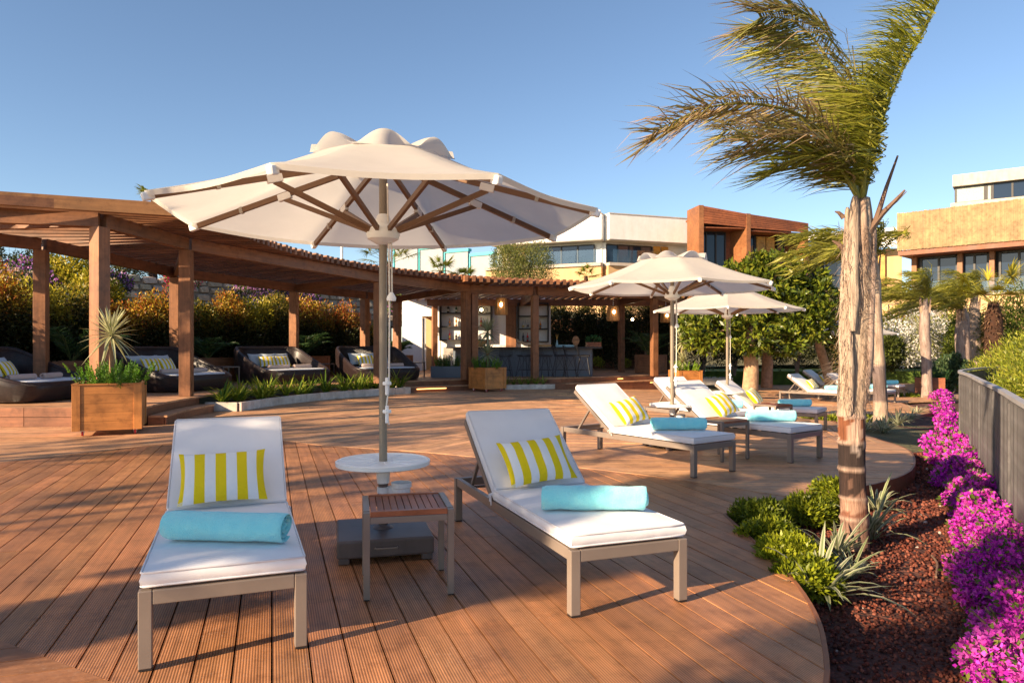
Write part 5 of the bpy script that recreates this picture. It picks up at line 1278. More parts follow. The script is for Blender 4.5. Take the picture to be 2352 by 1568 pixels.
def fan_palm(px, Y, zg, zt, r, label, n=10, L=.9, fr=.6, shaggy=True, cols=((.20, .25, .03), (.30, .33, .05), (.38, .36, .06)), trunkc=(.22, .12, .07), wind=0., group='fan palms'):
    X = (px - 1176) * Y / FP; e = empty('fan_palm', (X, Y, zg), 0, label, 'palm tree', group); h = zt - zg
    ring_trunk([(0, 0, 0, r * 1.1), (0, 0, h * .4, r), (0, 0, h * .8, r * .95), (0, 0, h, r * .5)], lambda z, a: tuple(q * (1 + .5 * mnoise.noise((a * 2, z * 9, 0))) for q in trunkc), 12, wob=.03).build('trunk', M_bark, e, smooth=50)
    if shaggy:
        l = LF()
        for i in range(520):
            z = random.uniform(h * .25, h); a = random.uniform(0, 6.28); k = random.uniform(.7, 1.5); l.blade((r * .85 * cos(a), r * .85 * sin(a), z), (cos(a), sin(a), random.uniform(-.3, .5)), r * random.uniform(.35, .75), .05, .4, 2, tuple(q * k for q in (.22, .13, .075)))
        l.build('leaf_stubs', M_leaf, e)['kind'] = 'stuff'
    l = LF(); mb = MB()
    for i in range(n):
        a = i * 2.399 + random.uniform(-.3, .3); d = Vector((cos(a) - wind, sin(a), random.uniform(.15, 1.5))).normalized(); b = Vector((0, 0, h * .97)); tip = b + d * L * random.uniform(.7, 1.1)
        mb.tube([b, b.lerp(tip, .5) + Vector((0, 0, .05)), tip], [.02, .014, .01], 4)
        side = d.cross(Vector((0, 0, 1))).normalized(); up_ = side.cross(d); c = random.choice(cols); f_ = fr * random.uniform(.8, 1.15)
        for j in range(22):
            t = (j / 21 - .5) * 3.6; dd = d * cos(t) + side * sin(t) + up_ * .15; k = random.uniform(.75, 1.25); l.blade(tip, tuple(dd), f_ * (1 - .18 * abs(t)), .06, .22 + .25 * random.random(), 4, tuple(q * k for q in c), taper=.35)
    mb.build('frond_stem', M_stem, e, smooth=50); l.build('fans', M_leaf, e)
    return e
fan_palm(2282, 25.5, -.6, 2.95, .29, 'shaggy trunked fan palm with yellow fans at the right', 11, 1.3, 1.0, wind=.5, cols=((.38, .36, .03), (.48, .42, .05)))
# ================================================================= fence
FPATH = smooth_poly([(2.55, 3.0), (3.05, 4.0), (3.71, 5.2), (4.63, 6.8), (5.56, 8.5), (6.5, 10.2), (7.3, 11.7), (8.4, 13.0), (9.4, 13.9), (10.6, 14.7)], 8)
fence = empty('fence', (3.71, 5.2, -.2), 0, 'grey metal railing of close vertical bars along the flower bed', 'fence')
def fl(x, y, z): return (x - 3.71, y - 5.2, z + .2)
segL = [0]
for i in range(1, len(FPATH)): segL.append(segL[-1] + hypot(FPATH[i][0] - FPATH[i - 1][0], FPATH[i][1] - FPATH[i - 1][1]))
def fat(s):
    for i in range(1, len(FPATH)):
        if segL[i] >= s:
            t = (s - segL[i - 1]) / (segL[i] - segL[i - 1]); a, b = FPATH[i - 1], FPATH[i]
            return a[0] + (b[0] - a[0]) * t, a[1] + (b[1] - a[1]) * t, atan2(b[1] - a[1], b[0] - a[0])
    return (*FPATH[-1], 0)
ZT = .97
mbar = MB(); mbar.box((0, 0, .53), (.027, .016, 1.06)); me_bar = mbar.mesh('bar', M_fence)
s = .02; k = 0
while s < segL[-1] and k < 298:
    x, y, a = fat(s); o = bpy.data.objects.new('bar', me_bar); COL.objects.link(o); o.parent = fence; o.location = fl(x, y, -.12); o.rotation_euler = (0, 0, a + R_(random.uniform(-3, 3))); s += .0475; k += 1
s = .4
while s < segL[-1]:
    x, y, a = fat(s); m = MB(); m.box((*fl(x, y, 0)[:2], .57), (.055, .055, 1.1), a); m.build('post', M_fence, fence); s += 1.5
for z, w, h in ((ZT + .005, .06, .034), (-.13, .05, .045)):
    pts = [fat(segL[-1] * i / 60) for i in range(61)]
    m = MB(); vs = []; fs = []
    for i, (x, y, a) in enumerate(pts):
        nx, ny = -sin(a), cos(a)
        for (o1, o2) in ((-w / 2, -h / 2), (w / 2, -h / 2), (w / 2, h / 2), (-w / 2, h / 2)): p = fl(x + nx * o1, y + ny * o1, z + o2); vs.append(p)
    for i in range(60):
        for k in range(4): k2 = (k + 1) % 4; fs.append((4 * i + k, 4 * i + k2, 4 * i + 4 + k2, 4 * i + 4 + k))
    fs += [(3, 2, 1, 0), (240, 241, 242, 243)]; m.add(vs, fs); m.build('handrail' if z > 0 else 'bottom_rail', M_rail if z > 0 else M_fence, fence)
# ================================================================= bougainvillea along the fence
MAG = [(.66, .04, .54), (.78, .08, .62), (.52, .025, .50), (.82, .13, .60)]
ss = 1.25; i = 0
SP = [(-1, .34), (-2, .32), (.95, .31), (1.5, .31), (1.95, .26), (2.4, .28), (2.85, .24), (3.3, .27), (3.8, .24), (4.3, .28), (4.85, .25), (5.4, .30), (6.0, .28), (6.6, .31), (7.3, .33), (8.1, .36), (9.0, .40), (-3, .42), (-4, .46), (-5, .5)]
for i, (s, rad) in enumerate(SP):
    x, y, a = fat(max(s, 0)); off = .22 + .09 * sin(i * 2.4); bx, by = (x - sin(a) * off, y + cos(a) * off) if s > 0 else ((2.14, 2.98) if s == -1 else (2.46, 3.42) if s == -2 else G(*{-3: (2180, 990), -4: (2166, 955), -5: (2163, 925)}[s], -.1)[:2])
    e = empty('bougainvillea', (bx, by, bedz(bx, by)), 0, ORD[i] + ' magenta bougainvillea bush from the front along the fence', 'bush', 'bougainvillea bushes along the fence')
    n = int(11000 / max(1, (by - 1.5) / 2.6)) if by > 3 else 11000
    e.rotation_euler = (0, 0, a)
    l = LF(); lg = LF(); NB = 34
    for k in range(NB):
        d = rnd_dirs(1)[0]; d[2] = abs(d[2]) * .9; c = np.array([d[0] * rad * 1.45, d[1] * rad * .62, .06 + d[2] * rad * .85]) * RNG.uniform(.5, 1.0); rr = rad * RNG.uniform(.18, .34); nk = n // NB
        P, dd = blob_pts(nk, c, (rr, rr, rr * .8), .5); P[:, 2] = np.maximum(P[:, 2], .01)
        sz = (.026 if by < 6 else .04 if by < 9 else .06) * RNG.uniform(.7, 1.2, nk)
        l.leaves(P, dd + rnd_dirs(nk) * 1.1, sz, sz * .85, colmix(nk, [MAG[RNG.integers(0, 4)], MAG[RNG.integers(0, 4)]], .35), .3)
        ng = nk // 5; P, dd = blob_pts(ng, c, (rr * 1.05, rr * 1.05, rr * .85), .4); P[:, 2] = np.maximum(P[:, 2], .01); lg.leaves(P, dd + rnd_dirs(ng), sz[:ng] * 1.5, sz[:ng] * .7, colmix(ng, [(.12, .17, .02), (.20, .22, .03), (.07, .11, .02)]))
    l.build('flowers', M_petal, e); lg.build('leaves', M_leaf, e)
    m = MB()
    for k in range(7): a2 = random.uniform(0, 6.28); m.tube([(0, 0, -.02), (cos(a2) * rad * .3, sin(a2) * rad * .3, rad * .4), (cos(a2) * rad * .75, sin(a2) * rad * .75, rad * .75)], [.012, .009, .005], 5, col=(1, .8, .6))
    m.build('stems', M_bark, e)
# ================================================================= lava stones, shrubs, variegated tufts
def inpoly(P, poly):
    x, y = P[:, 0], P[:, 1]; c = np.zeros(len(P), bool); n = len(poly)
    for i in range(n):
        x1, y1 = poly[i]; x2, y2 = poly[(i + 1) % n]
        cond = ((y1 > y) != (y2 > y)) & (x < (x2 - x1) * (y - y1) / ((y2 - y1) or 1e-9) + x1); c ^= cond
    return c
from mathutils import geometry
def ico():
    b = bmesh.new(); bmesh.ops.create_icosphere(b, subdivisions=1, radius=1); V = np.array([v.co[:] for v in b.verts]); F = np.array([[v.index for v in f.verts] for f in b.faces]); b.free(); return V, F
IV, IF = ico()
deckR = EDGE_F + [(-.5, -1), (6, -1), (9, 10)] + list(reversed(EDGE_R))
fenceL = [(x + .35, y - .1) for x, y in FPATH]
near = [p for p in EDGE_F[::-1]] + EDGE_R[1:] + [(7.2, 11.2)] + [(x + .25, y) for x, y in reversed(FPATH) if y < 11]
N = 95000; Q = np.column_stack([RNG.uniform(-.3, 7.2, N), 1.2 + 10 * RNG.random(N) ** 1.35]); Q = Q[inpoly(Q, near)]
keep = RNG.random(len(Q)) < np.clip(4.2 / np.maximum(Q[:, 1], .1), .12, 1.); Q = Q[keep]
n = len(Q); zz = np.array([bedz(x, y) for x, y in Q]) + RNG.uniform(-.002, .012, n); r = RNG.uniform(.0065, .0135, n) * np.clip(Q[:, 1] / 4.5, .9, 1.8)
V = IV[None] * (1 + RNG.uniform(-.28, .28, (n, len(IV), 1))) * r[:, None, None] * RNG.uniform(.75, 1.25, (n, 1, 3)); V += np.column_stack([Q, zz])[:, None]
F = (IF[None] + (np.arange(n) * len(IV))[:, None, None]).reshape(-1, 3); cc = colmix(n, [(.18, .05, .032), (.12, .036, .025), (.22, .07, .045), (.08, .028, .022), (.25, .09, .06)], .3); kk = RNG.random(n) < .006; cc[kk] = (.5, .4, .35)
o = np_mesh('lava_gravel', V.reshape(-1, 3), F, np.repeat(cc, len(IV), 0), M_lava); tag(o, 'red lava gravel covering the planting bed', 'gravel', None, 'stuff')
def shrub(x, y, z, rx, ry, rz, n, L, cols, label, name='low_shrub', cat='shrub', group=None, stem=True, wl=.45, mat=None, lobes=9, top=None, tz=.6, upb=.5):
    e = empty(name, (x, y, z), 0, label, cat, group); l = LF()
    for k in range(lobes):
        d = rnd_dirs(1)[0]; d[2] = abs(d[2]); c = np.array([d[0] * rx * .62, d[1] * ry * .62, rz * .42 + d[2] * rz * .42]); nk = n // lobes
        P, dd = blob_pts(nk, c, (rx * .45, ry * .45, rz * .38), .5); P[:, 2] = np.maximum(P[:, 2], .0)
        cl = colmix(nk, cols, .3)
        if top: t = np.clip((P[:, 2] / (rz) - tz) / .25 + RNG.uniform(-.3, .3, nk), 0, 1)[:, None]; cl = cl * (1 - t) + colmix(nk, top, .35) * t
        l.leaves(P, dd + rnd_dirs(nk) * .9 + np.array([0, 0, upb]), L * RNG.uniform(.7, 1.2, nk), L * wl, cl, .25)
    l.build('foliage', mat or M_leaf, e)
    if stem:
        m = MB()
        for k in range(5): a = random.uniform(0, 6.28); m.tube([(0, 0, -.02), (cos(a) * rx * .2, sin(a) * ry * .2, rz * .35), (cos(a) * rx * .5, sin(a) * ry * .5, rz * .8)], [rz * .018 + .004, rz * .012 + .003, .003], 5)
        m.build('stems', M_bark, e, smooth=50)
    return e
YG = [(.22, .26, .012), (.30, .33, .02), (.16, .20, .014), (.11, .15, .015)]
for i, (px_, py_, r, rz_, cl, lb) in enumerate(((1745, 1190, .26, .27, YG[2:] , 'dark green mounded shrub at the corner of the deck'), (1850, 1165, .25, .25, YG, 'yellow green mounded shrub against the deck edge left of the palm'), (1915, 1130, .24, .28, YG, 'mounded shrub behind the palm trunk against the curved deck'), (1765, 1235, .24, .24, YG, 'yellow green mounded shrub second along the deck curve'),
    (1815, 1285, .25, .26, YG[:2], 'brightest yellow green mounded shrub beside the front tuft'), (1850, 1335, .2, .22, YG, 'yellow green mounded shrub behind the nearest variegated tuft'))):
    p = G(px_, py_ + 45, -.17); shrub(p.x, p.y, bedz(p.x, p.y), r, r, rz_, 3600, .045, cl, lb, group='mounded shrubs at the deck edge', wl=.4, lobes=14)
VE = [(.60, .58, .38), (.52, .52, .30), (.66, .62, .44)]; VM = [(.10, .16, .05), (.13, .20, .06), (.08, .13, .05)]
for i, (px_, py_, sc_, n_, lb) in enumerate(((1882, 1385, .62, 40, 'nearest variegated flax tuft beside the deck curve'), (1920, 1290, .5, 34, 'variegated flax tuft left of the palm base'), (2000, 1240, .55, 40, 'variegated flax tuft right of the palm base'), (2015, 1180, .5, 36, 'variegated flax tuft behind the palm, under the curved deck'), (1955, 1330, .42, 22, 'small variegated flax tuft in front of the palm base'))):
    p = G(px_, py_, -.17); strap_plant(p.x, p.y, bedz(p.x, p.y), sc_, lb, 'variegated flax tufts round the palm', VM, VE, n_, .024, 'flax_tuft', (.15, .6))
for i, (px_, py_, sc_) in enumerate(((1985, 1000, .62), (2030, 1005, .66), (2062, 985, .6), (1968, 985, .5), (2090, 975, .5), (2105, 962, .5))):
    p = G(px_, py_, -.17); strap_plant(p.x, p.y, bedz(p.x, p.y), sc_, ('pale variegated tuft at the left foot of the thin palm', 'pale variegated tuft at the right foot of the thin palm', 'variegated tuft right of the thin palm', 'variegated tuft between the big and the thin palm', 'variegated tuft below the far deck edge', 'last variegated tuft towards the bougainvillea')[i], 'variegated tufts below the thin palm', VM, [(.70, .66, .48)], 46, .026, 'flax_tuft', (.15, .6))
for i, (px_, py_, rx, lb) in enumerate(((1905, 968, .7, 'low green ground cover patch left of the big palm'), (1970, 965, .7, 'low yellow ground cover patch behind the big palm'), (2075, 912, .9, 'yellow ground cover patch below the far planter'), (1640, 928, .6, 'small green ground cover patch behind the loungers'))):
    p = G(px_, py_, -.05); shrub(p.x, p.y, p.z - .06, rx, rx * .8, .16, 1700, .07, [(.22, .26, .01), (.30, .33, .015), (.13, .18, .01)] if i else YG, lb, 'ground_cover', 'plant', 'ground cover patches', False, .5, None, 10)
for i, (px_, py_) in enumerate(((2095, 915), (2115, 918))): p = G(px_, py_, -.1); strap_plant(p.x, p.y, p.z - .05, .6, ('pale spiky tuft below the far planter', 'grey green tuft right of the pale spiky tuft')[i], 'tufts below the far planter', VM, [(.70, .66, .48)] if i == 0 else VM, 40, .026, 'flax_tuft', (.2, .6))
# drip hoses on the gravel
for i, pts in enumerate(([(1985, 1215), (2010, 1230), (2030, 1250)], [(1955, 1235), (1985, 1262), (2015, 1280)], [(2140, 1275), (2153, 1295), (2150, 1325)])):
    P = []
    for x, y in pts: p = G(x, y, -.15); P.append((p.x, p.y, bedz(p.x, p.y) + .022))
    tag(MB().tube(smooth_poly(P, 6), .008, 6).build('drip_hose', M_deadw, smooth=60), ('brown drip hose right of the palm base', 'brown drip hose in front of the palm base', 'pale drip hose at the foot of the bougainvillea')[i], 'hose')
# yellow green shrubs beyond the fence, hedge at the right
for i, (x, y, z, rx, ry, rz_, lb) in enumerate(((8.0, 10.6, -.3, 1.1, 1.0, 1.35, 'feathery yellow green shrub right behind the near fence'), (9.6, 13.0, -.4, 1.2, 1.2, 1.75, 'feathery yellow green shrub behind the fence bend'), (12.2, 16.5, -.5, 1.6, 1.5, 1.8, 'large feathery shrub far behind the fence'))):
    shrub(x, y, z, rx, ry, rz_, 15000, .10, [(.24, .28, .02), (.32, .34, .03), (.15, .19, .02), (.38, .36, .05)], lb, 'feathery_shrub', 'shrub', 'yellow green shrubs beyond the fence', True, .16, None, 16)
for i, (x, y, rx, rz_, lb) in enumerate(((20.4, 28.5, 1.9, 3.9, 'tall dark green hedge bush right of the shaggy fan palm'), (22.3, 27, 1.9, 3.6, 'tall green hedge bush at the right frame edge'), (19.6, 30.8, 1.2, 3.2, 'green bush behind the two thin palms'))):
    shrub(x, y, -.7, rx, 1.5, rz_, 12000, .12, [(.08, .12, .015), (.11, .15, .02), (.05, .08, .012), (.16, .18, .03)], lb, 'hedge_bush', 'shrub', 'green bushes at the right', True, .45, None, 16)
# ================================================================= hedge, walls behind the pergola
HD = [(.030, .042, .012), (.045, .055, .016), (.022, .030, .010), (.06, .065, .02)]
HT = [(.42, .20, .02), (.50, .30, .03), (.36, .10, .02), (.55, .38, .04), (.22, .20, .03)]
HA = [186, 181.5, 177, 172.5, 168, 163.5, 159, 154.5, 150.5, 147, 143.5, 140, 136.5, 133, 129.5, 126, 122.5]
for i, a in enumerate(HA):
    r = 14.5 + random.uniform(-.2, .2); p = arc(r, a, a, 1)[0]; hz = (3.15, 3.3, 2.9, 3.35, 3.1, 3.3, 2.7, 3.0, 3.2, 2.85, 3.2, 3.0, 3.25, 3.3, 3.0, 3.1, 2.3)[i] - PZ - .42
    t = [HT, [(.46, .16, .03), (.38, .09, .02), (.3, .2, .03)], [(.20, .20, .03), (.14, .15, .02), (.4, .26, .03)], HT, [(.42, .36, .03), (.5, .42, .04), (.3, .28, .03)], [(.12, .13, .02), (.3, .22, .03)], HT[1:4]][i % 7]
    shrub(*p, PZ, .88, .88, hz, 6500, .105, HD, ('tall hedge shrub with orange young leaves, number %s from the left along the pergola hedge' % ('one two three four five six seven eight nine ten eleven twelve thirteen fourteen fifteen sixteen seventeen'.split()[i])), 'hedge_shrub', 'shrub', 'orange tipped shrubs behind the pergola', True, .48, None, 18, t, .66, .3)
RH = [(2.2, 31.6, 2.9), (3.4, 31.8, 3.1), (4.6, 31.6, 2.9), (5.8, 31.4, 3.1), (7.0, 31.2, 3.0), (8.3, 31.2, 3.0), (9.7, 31.3, 2.9), (11.1, 31.5, 2.8), (12.6, 31.7, 2.7), (14.2, 32, 2.6), (15.8, 32.4, 2.4)]
for i, (x, y, hz) in enumerate(RH):
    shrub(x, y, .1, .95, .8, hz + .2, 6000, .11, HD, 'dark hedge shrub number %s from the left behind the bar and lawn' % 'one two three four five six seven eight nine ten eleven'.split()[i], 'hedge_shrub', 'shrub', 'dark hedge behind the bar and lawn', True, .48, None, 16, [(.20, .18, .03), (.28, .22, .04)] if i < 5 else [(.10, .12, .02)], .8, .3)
for i, (x, lb) in enumerate(((2.6, 'left'), (3.6, 'middle'), (4.7, 'right'))): shrub(x, 30.4, PZ, .35, .25, .5, 500, .07, [(.30, .32, .03), (.16, .2, .02)], 'small yellow green plant at the foot of the dark hedge, ' + lb + ' one', 'small_plant', 'plant', 'small plants at the hedge foot', False, .5, None, 6)
e = empty('garden_wall', (*arc(15.5, 150, 150, 1)[0], PZ), 0, 'brown rendered garden wall behind the hedge', 'wall'); L = e.location
rg = arc(15.5, 193, 121, 12)
for i in range(12):
    a, b = Vector(rg[i]) - L.xy, Vector(rg[i + 1]) - L.xy; h = 2.65 - PZ; m = MB(); m.bar((*a, h / 2), (*b, h / 2), .2, h); m.build('wall_panel', M_brownwall, e)
e = empty('garden_wall', (4.5, 33, .1), 0, 'brown garden wall between the bar and the dark hedge', 'wall')
for i in range(3): m = MB(); m.box((-2.6 + 2.2 * i, -.2 + .1 * i, 1.25), (2.19, .2, 2.5)); m.build('wall_panel', M_brownwall, e)
m = MB(); m.prism([(x, y) for x, y in arc(15.6, 193, 126, 16)] + [(-6.2, 30), (-6.2, 37), (-8, 35.5), (-11, 32.5), (-18, 26.5), (-23, 23)], .0, 2.55); m.build('planting_bank', M_hill)['kind'] = 'structure'
# flowers on the bank
for i, (px_, py_, Y, r, cl, lb) in enumerate(((60, 655, 21.5, 1.0, [(.36, .13, .42), (.45, .2, .5)], 'mauve flowering bush by the rubble wall at the left edge'), (20, 662, 20.5, .7, [(.62, .42, .40), (.5, .3, .3)], 'pale pink flowering bush at the left edge'), (262, 655, 23, .6, [(.33, .12, .40), (.5, .3, .45)], 'purple flowering bush left of the sunlit post'), (250, 672, 22.3, .5, [(.65, .5, .45)], 'pale pink bush low beside the sunlit post'),
    (575, 668, 28, 1.0, [(.50, .20, .48), (.6, .32, .55)], 'lilac flowering bush above the middle of the hedge'), (630, 684, 29, .8, [(.45, .16, .45)], 'lilac flowering bush left of the third back post'), (545, 690, 27.5, .6, [(.68, .52, .45)], 'cream flowering bush below the lilac bush'), (700, 695, 30, .8, [(.5, .22, .5)], 'small lilac bush near the bar end of the hedge'), (920, 690, 33, .9, [(.45, .14, .35), (.2, .25, .04)], 'pink and green bush seen left of the bar wall'), (415, 640, 26, .7, [(.55, .05, .12), (.62, .1, .15)], 'red flowering bush behind the second post'))):
    p = AT(px_, py_, Y); shrub(p.x, p.y, p.z - r * .75, r, r * .8, r * 1.35, 2200, .10, cl + [(.08, .12, .02), (.12, .15, .03)], lb, 'flowering_bush', 'bush', 'flowering bushes on the bank', False, .6, M_petal, 9)
for i, (px_, py_, Y, r, lb) in enumerate(((150, 650, 22, .9, 'yellow green bush between the two left posts'), (215, 690, 20.6, .9, 'bright yellow leaved bush behind the spiky yucca'))):
    p = AT(px_, py_, Y); shrub(p.x, p.y, p.z - r * .8, r, r * .8, r * 1.5, 2600, .11, [(.36, .30, .02), (.26, .26, .02), (.45, .36, .03)], lb, 'yellow_bush', 'bush', None, False, .6, None, 9)
# rubble wall of single stones
WPTS = smooth_poly([(-25, 20.5), (-18.5, 25.6), (-11.2, 31.6), (-8, 34.6), (-3, 37.4)], 6)
rw = empty('rubble_wall', (-11.2, 31.6, 2.4), 0, 'grey brown rubble stone retaining wall above the hedge', 'wall')
WL = [0]
for i in range(1, len(WPTS)): WL.append(WL[-1] + hypot(WPTS[i][0] - WPTS[i - 1][0], WPTS[i][1] - WPTS[i - 1][1]))
def wat(s):
    for i in range(1, len(WPTS)):
        if WL[i] >= s: t = (s - WL[i - 1]) / (WL[i] - WL[i - 1]); a, b = WPTS[i - 1], WPTS[i]; return a[0] + (b[0] - a[0]) * t, a[1] + (b[1] - a[1]) * t, atan2(b[1] - a[1], b[0] - a[0])
    return (*WPTS[-1], 0)
sm_ = []
for k in range(10):
    V = IV * np.array([.5, .5, .5]); V = np.sign(V) * np.abs(V * 2) ** .55 * .5 * (1 + RNG.uniform(-.13, .13, (len(V), 1))); mb = MB(); v = random.uniform(.7, 1.35); mb.add([tuple(q) for q in V], [tuple(f) for f in IF], None, (v * random.uniform(.95, 1.1), v, v * random.uniform(.88, 1.0))); sm_.append(mb.mesh('stone', M_stonew, 35))
cnt = 0; zrow = 2.6; row = 0
while zrow < 4.15 and cnt < 296:
    hr = random.uniform(.28, .36); s = random.uniform(0, .4)
    while s < WL[-1] - .3 and cnt < 296:
        w = random.uniform(.36, .72); x, y, a = wat(s + w / 2); o = bpy.data.objects.new('stone', sm_[cnt % 10]); COL.objects.link(o); o.parent = rw
        o.location = (x + 11.2 + sin(a) * random.uniform(0, .04), y - 31.6 - cos(a) * random.uniform(0, .04), zrow + hr / 2 - 2.4 + random.uniform(-.03, .03)); o.scale = (w * .98, .34, hr * random.uniform(.9, 1.08)); o.rotation_euler = (random.uniform(-.1, .1), random.uniform(-.08, .08), a); s += w; cnt += 1
    zrow += hr * .97; row += 1
for i in range(len(WPTS) - 1):
    a, b = Vector(WPTS[i]), Vector(WPTS[i + 1]); d = (b - a).normalized(); nn = Vector((-d.y, d.x)) * .12; m = MB(); m.bar((*(a + nn - Vector((-11.2, 31.6)) ), .8), (*(b + nn - Vector((-11.2, 31.6))), .8), .3, 1.7); m.build('mortar_core', M_mortar, rw)
# scrub and mesh fence above the rubble wall
for i in range(16):
    s = WL[-1] * (i + .5) / 16; x, y, a = wat(s); k = 1.2 + 1.4 * random.random(); X, Y = x - sin(a) * k, y + cos(a) * k
    shrub(X, Y, 3.9, .95, .8, (1.5, 1.1, 1.7, 1.2)[i % 4] * (1 if i < 11 else .6), 1700, .13, [(.10, .11, .03), (.15, .14, .04), (.06, .075, .02), (.2, .17, .06)], 'dry green scrub bush number %s from the left above the rubble wall' % 'one two three four five six seven eight nine ten eleven twelve thirteen fourteen fifteen sixteen'.split()[i], 'scrub_bush', 'bush', 'scrub above the rubble wall', False, .4, None, 8)
e = empty('mesh_fence', (-17.5, 29.5, 3.9), R_(40), 'dark green mesh fence on posts above the rubble wall', 'fence')
for i in range(6): m = MB(); m.box((-6 + 2.4 * i, 0, .8), (.07, .07, 1.7)); m.build('post', plain_green, e)
m = MB()
for i in range(60): m.box((-6 + .2 * i, 0, .8), (.008, .008, 1.5))
for i in range(9): m.box((0, 0, .1 + .18 * i), (12, .007, .007))
m.build('mesh', plain_green, e)['kind'] = 'stuff'
# ================================================================= buildings
def facade(name, pts, loc, label, cat='building'):
    return empty(name, loc, 0, label, cat)
class FB:
    """vertical panels given by pixel rectangles on a slanted facade: A and B are ground points seen at pixel columns pxA, pxB"""
    def __init__(s, e, pxA, YA, pxB, YB):
        s.e = e; s.A = Vector(((pxA - 1176) * YA / FP, YA)); s.B = Vector(((pxB - 1176) * YB / FP, YB)); s.d = (s.B - s.A); s.L = s.d.length; s.d.normalize(); s.n = Vector((s.d.y, -s.d.x))
        if s.n.dot(-s.A) < 0: s.n = -s.n
        s.o = Vector(e.location)
    def t(s, px):                                        # metres along the facade under pixel column px
        k = (px - 1176) / FP; return (s.A.x - k * s.A.y) / (k * s.d.y - s.d.x)
    def z(s, px, py): p = s.A + s.d * s.t(px); return CAMH - (py - 793) * p.y / FP
    def slab(s, name, t0, t1, z0, z1, dep, out, mat, parent=None, bevel=0, col=(1, 1, 1)):
        """box from t0..t1, its front face 'out' metres before the facade plane, dep thick"""
        a = s.A + s.d * t0 + s.n * (out - dep / 2); b = s.A + s.d * t1 + s.n * (out - dep / 2); z = (z0 + z1) / 2
        m = MB(); m.bar(Vector((*a, z)) - s.o, Vector((*b, z)) - s.o, dep, z1 - z0, col=col); return m.build(name, mat, parent or s.e, bevel=bevel)
    def window(s, t0, t1, z0, z1, panes=1, out=.02, fr=.09, mat=None, framemat=None):
        w = s.slab('window', t0, t1, z0, z1, .06, out - .04, mat or M_glass)
        fm = framemat or M_dark
        for k in range(panes + 1): t = t0 + (t1 - t0) * k / panes; s.slab('mullion', t - fr / 2, t + fr / 2, z0, z1, .1, out + .06, fm, w)
        for z_ in (z0, z1): s.slab('frame', t0 + fr / 2 + .01, t1 - fr / 2 - .01, z_ - fr / 2, z_ + fr / 2, .09, out + .055, fm, w)
        return w
# white curved building
wb = empty('white_building', (8, 60, 4), 0, 'white modern building with long window band behind the bar', 'building')
f1 = FB(wb, 1120, 62.5, 1388, 58.5); f2 = FB(wb, 1388, 58.5, 1600, 61.5)
for f, pa, pb in ((f1, 1137, 1388), (f2, 1388, 1598)):
    ta, tb = f.t(pa), f.t(pb); zp0 = f.z(1388, 552); zp1 = f.z(1388, 495)
    f.slab('parapet', ta, tb, zp0, zp1, 1.0, .9, M_white); f.slab('roof_cap', ta - .02, tb + .02, zp1, zp1 + .08, 1.1, .95, M_conc)
    f.slab('soffit', ta, tb, zp0 - .06, zp0 - .01, 2.6, .85, M_conc)
    z0 = f.z(1388, 607); f.slab('wall', ta, tb, z0 - .2, zp0 - .07, .3, -.5, M_white)
    f.slab('balcony_slab', ta - .3, tb + .1, z0 - .25, z0, 3.2, 1.5, M_conc); f.slab('base_wall', ta - .3, tb + .1, z0 - 4.5, z0 - .26, 3.0, 1.3, M_tan)
    n = 5
    for k in range(n): q0, q1 = ta + (tb - ta) * k / n, ta + (tb - ta) * (k + 1) / n; f.slab('balcony_pane', q0 + .03, q1 - .03, z0 + .04, z0 + 1.05, .03, 1.45, M_balc)
zw0, zw1 = f1.z(1388, 606), f1.z(1388, 555)
f1.window(f1.t(1212), f1.t(1362), zw0 + .05, zw1 - .15, 4, -.40); f2.window(f2.t(1398), f2.t(1503), zw0 + .05, zw1 - .15, 4, -.40)
for f, a, b in ((f1, 1150, 1170), (f1, 1172, 1205), (f2, 1506, 1522), (f2, 1524, 1540)):
    sh = f.slab('shutter', f.t(a), f.t(b), zw0 + .05, zw1 - .1, .06, -.35, M_shut)
    for k in range(14): zz_ = zw0 + .12 + (zw1 - zw0 - .3) * k / 14; f.slab('louvre', f.t(a) + .05, f.t(b) - .05, zz_, zz_ + .09, .03, -.31, M_shut, sh)
m = MB(); 
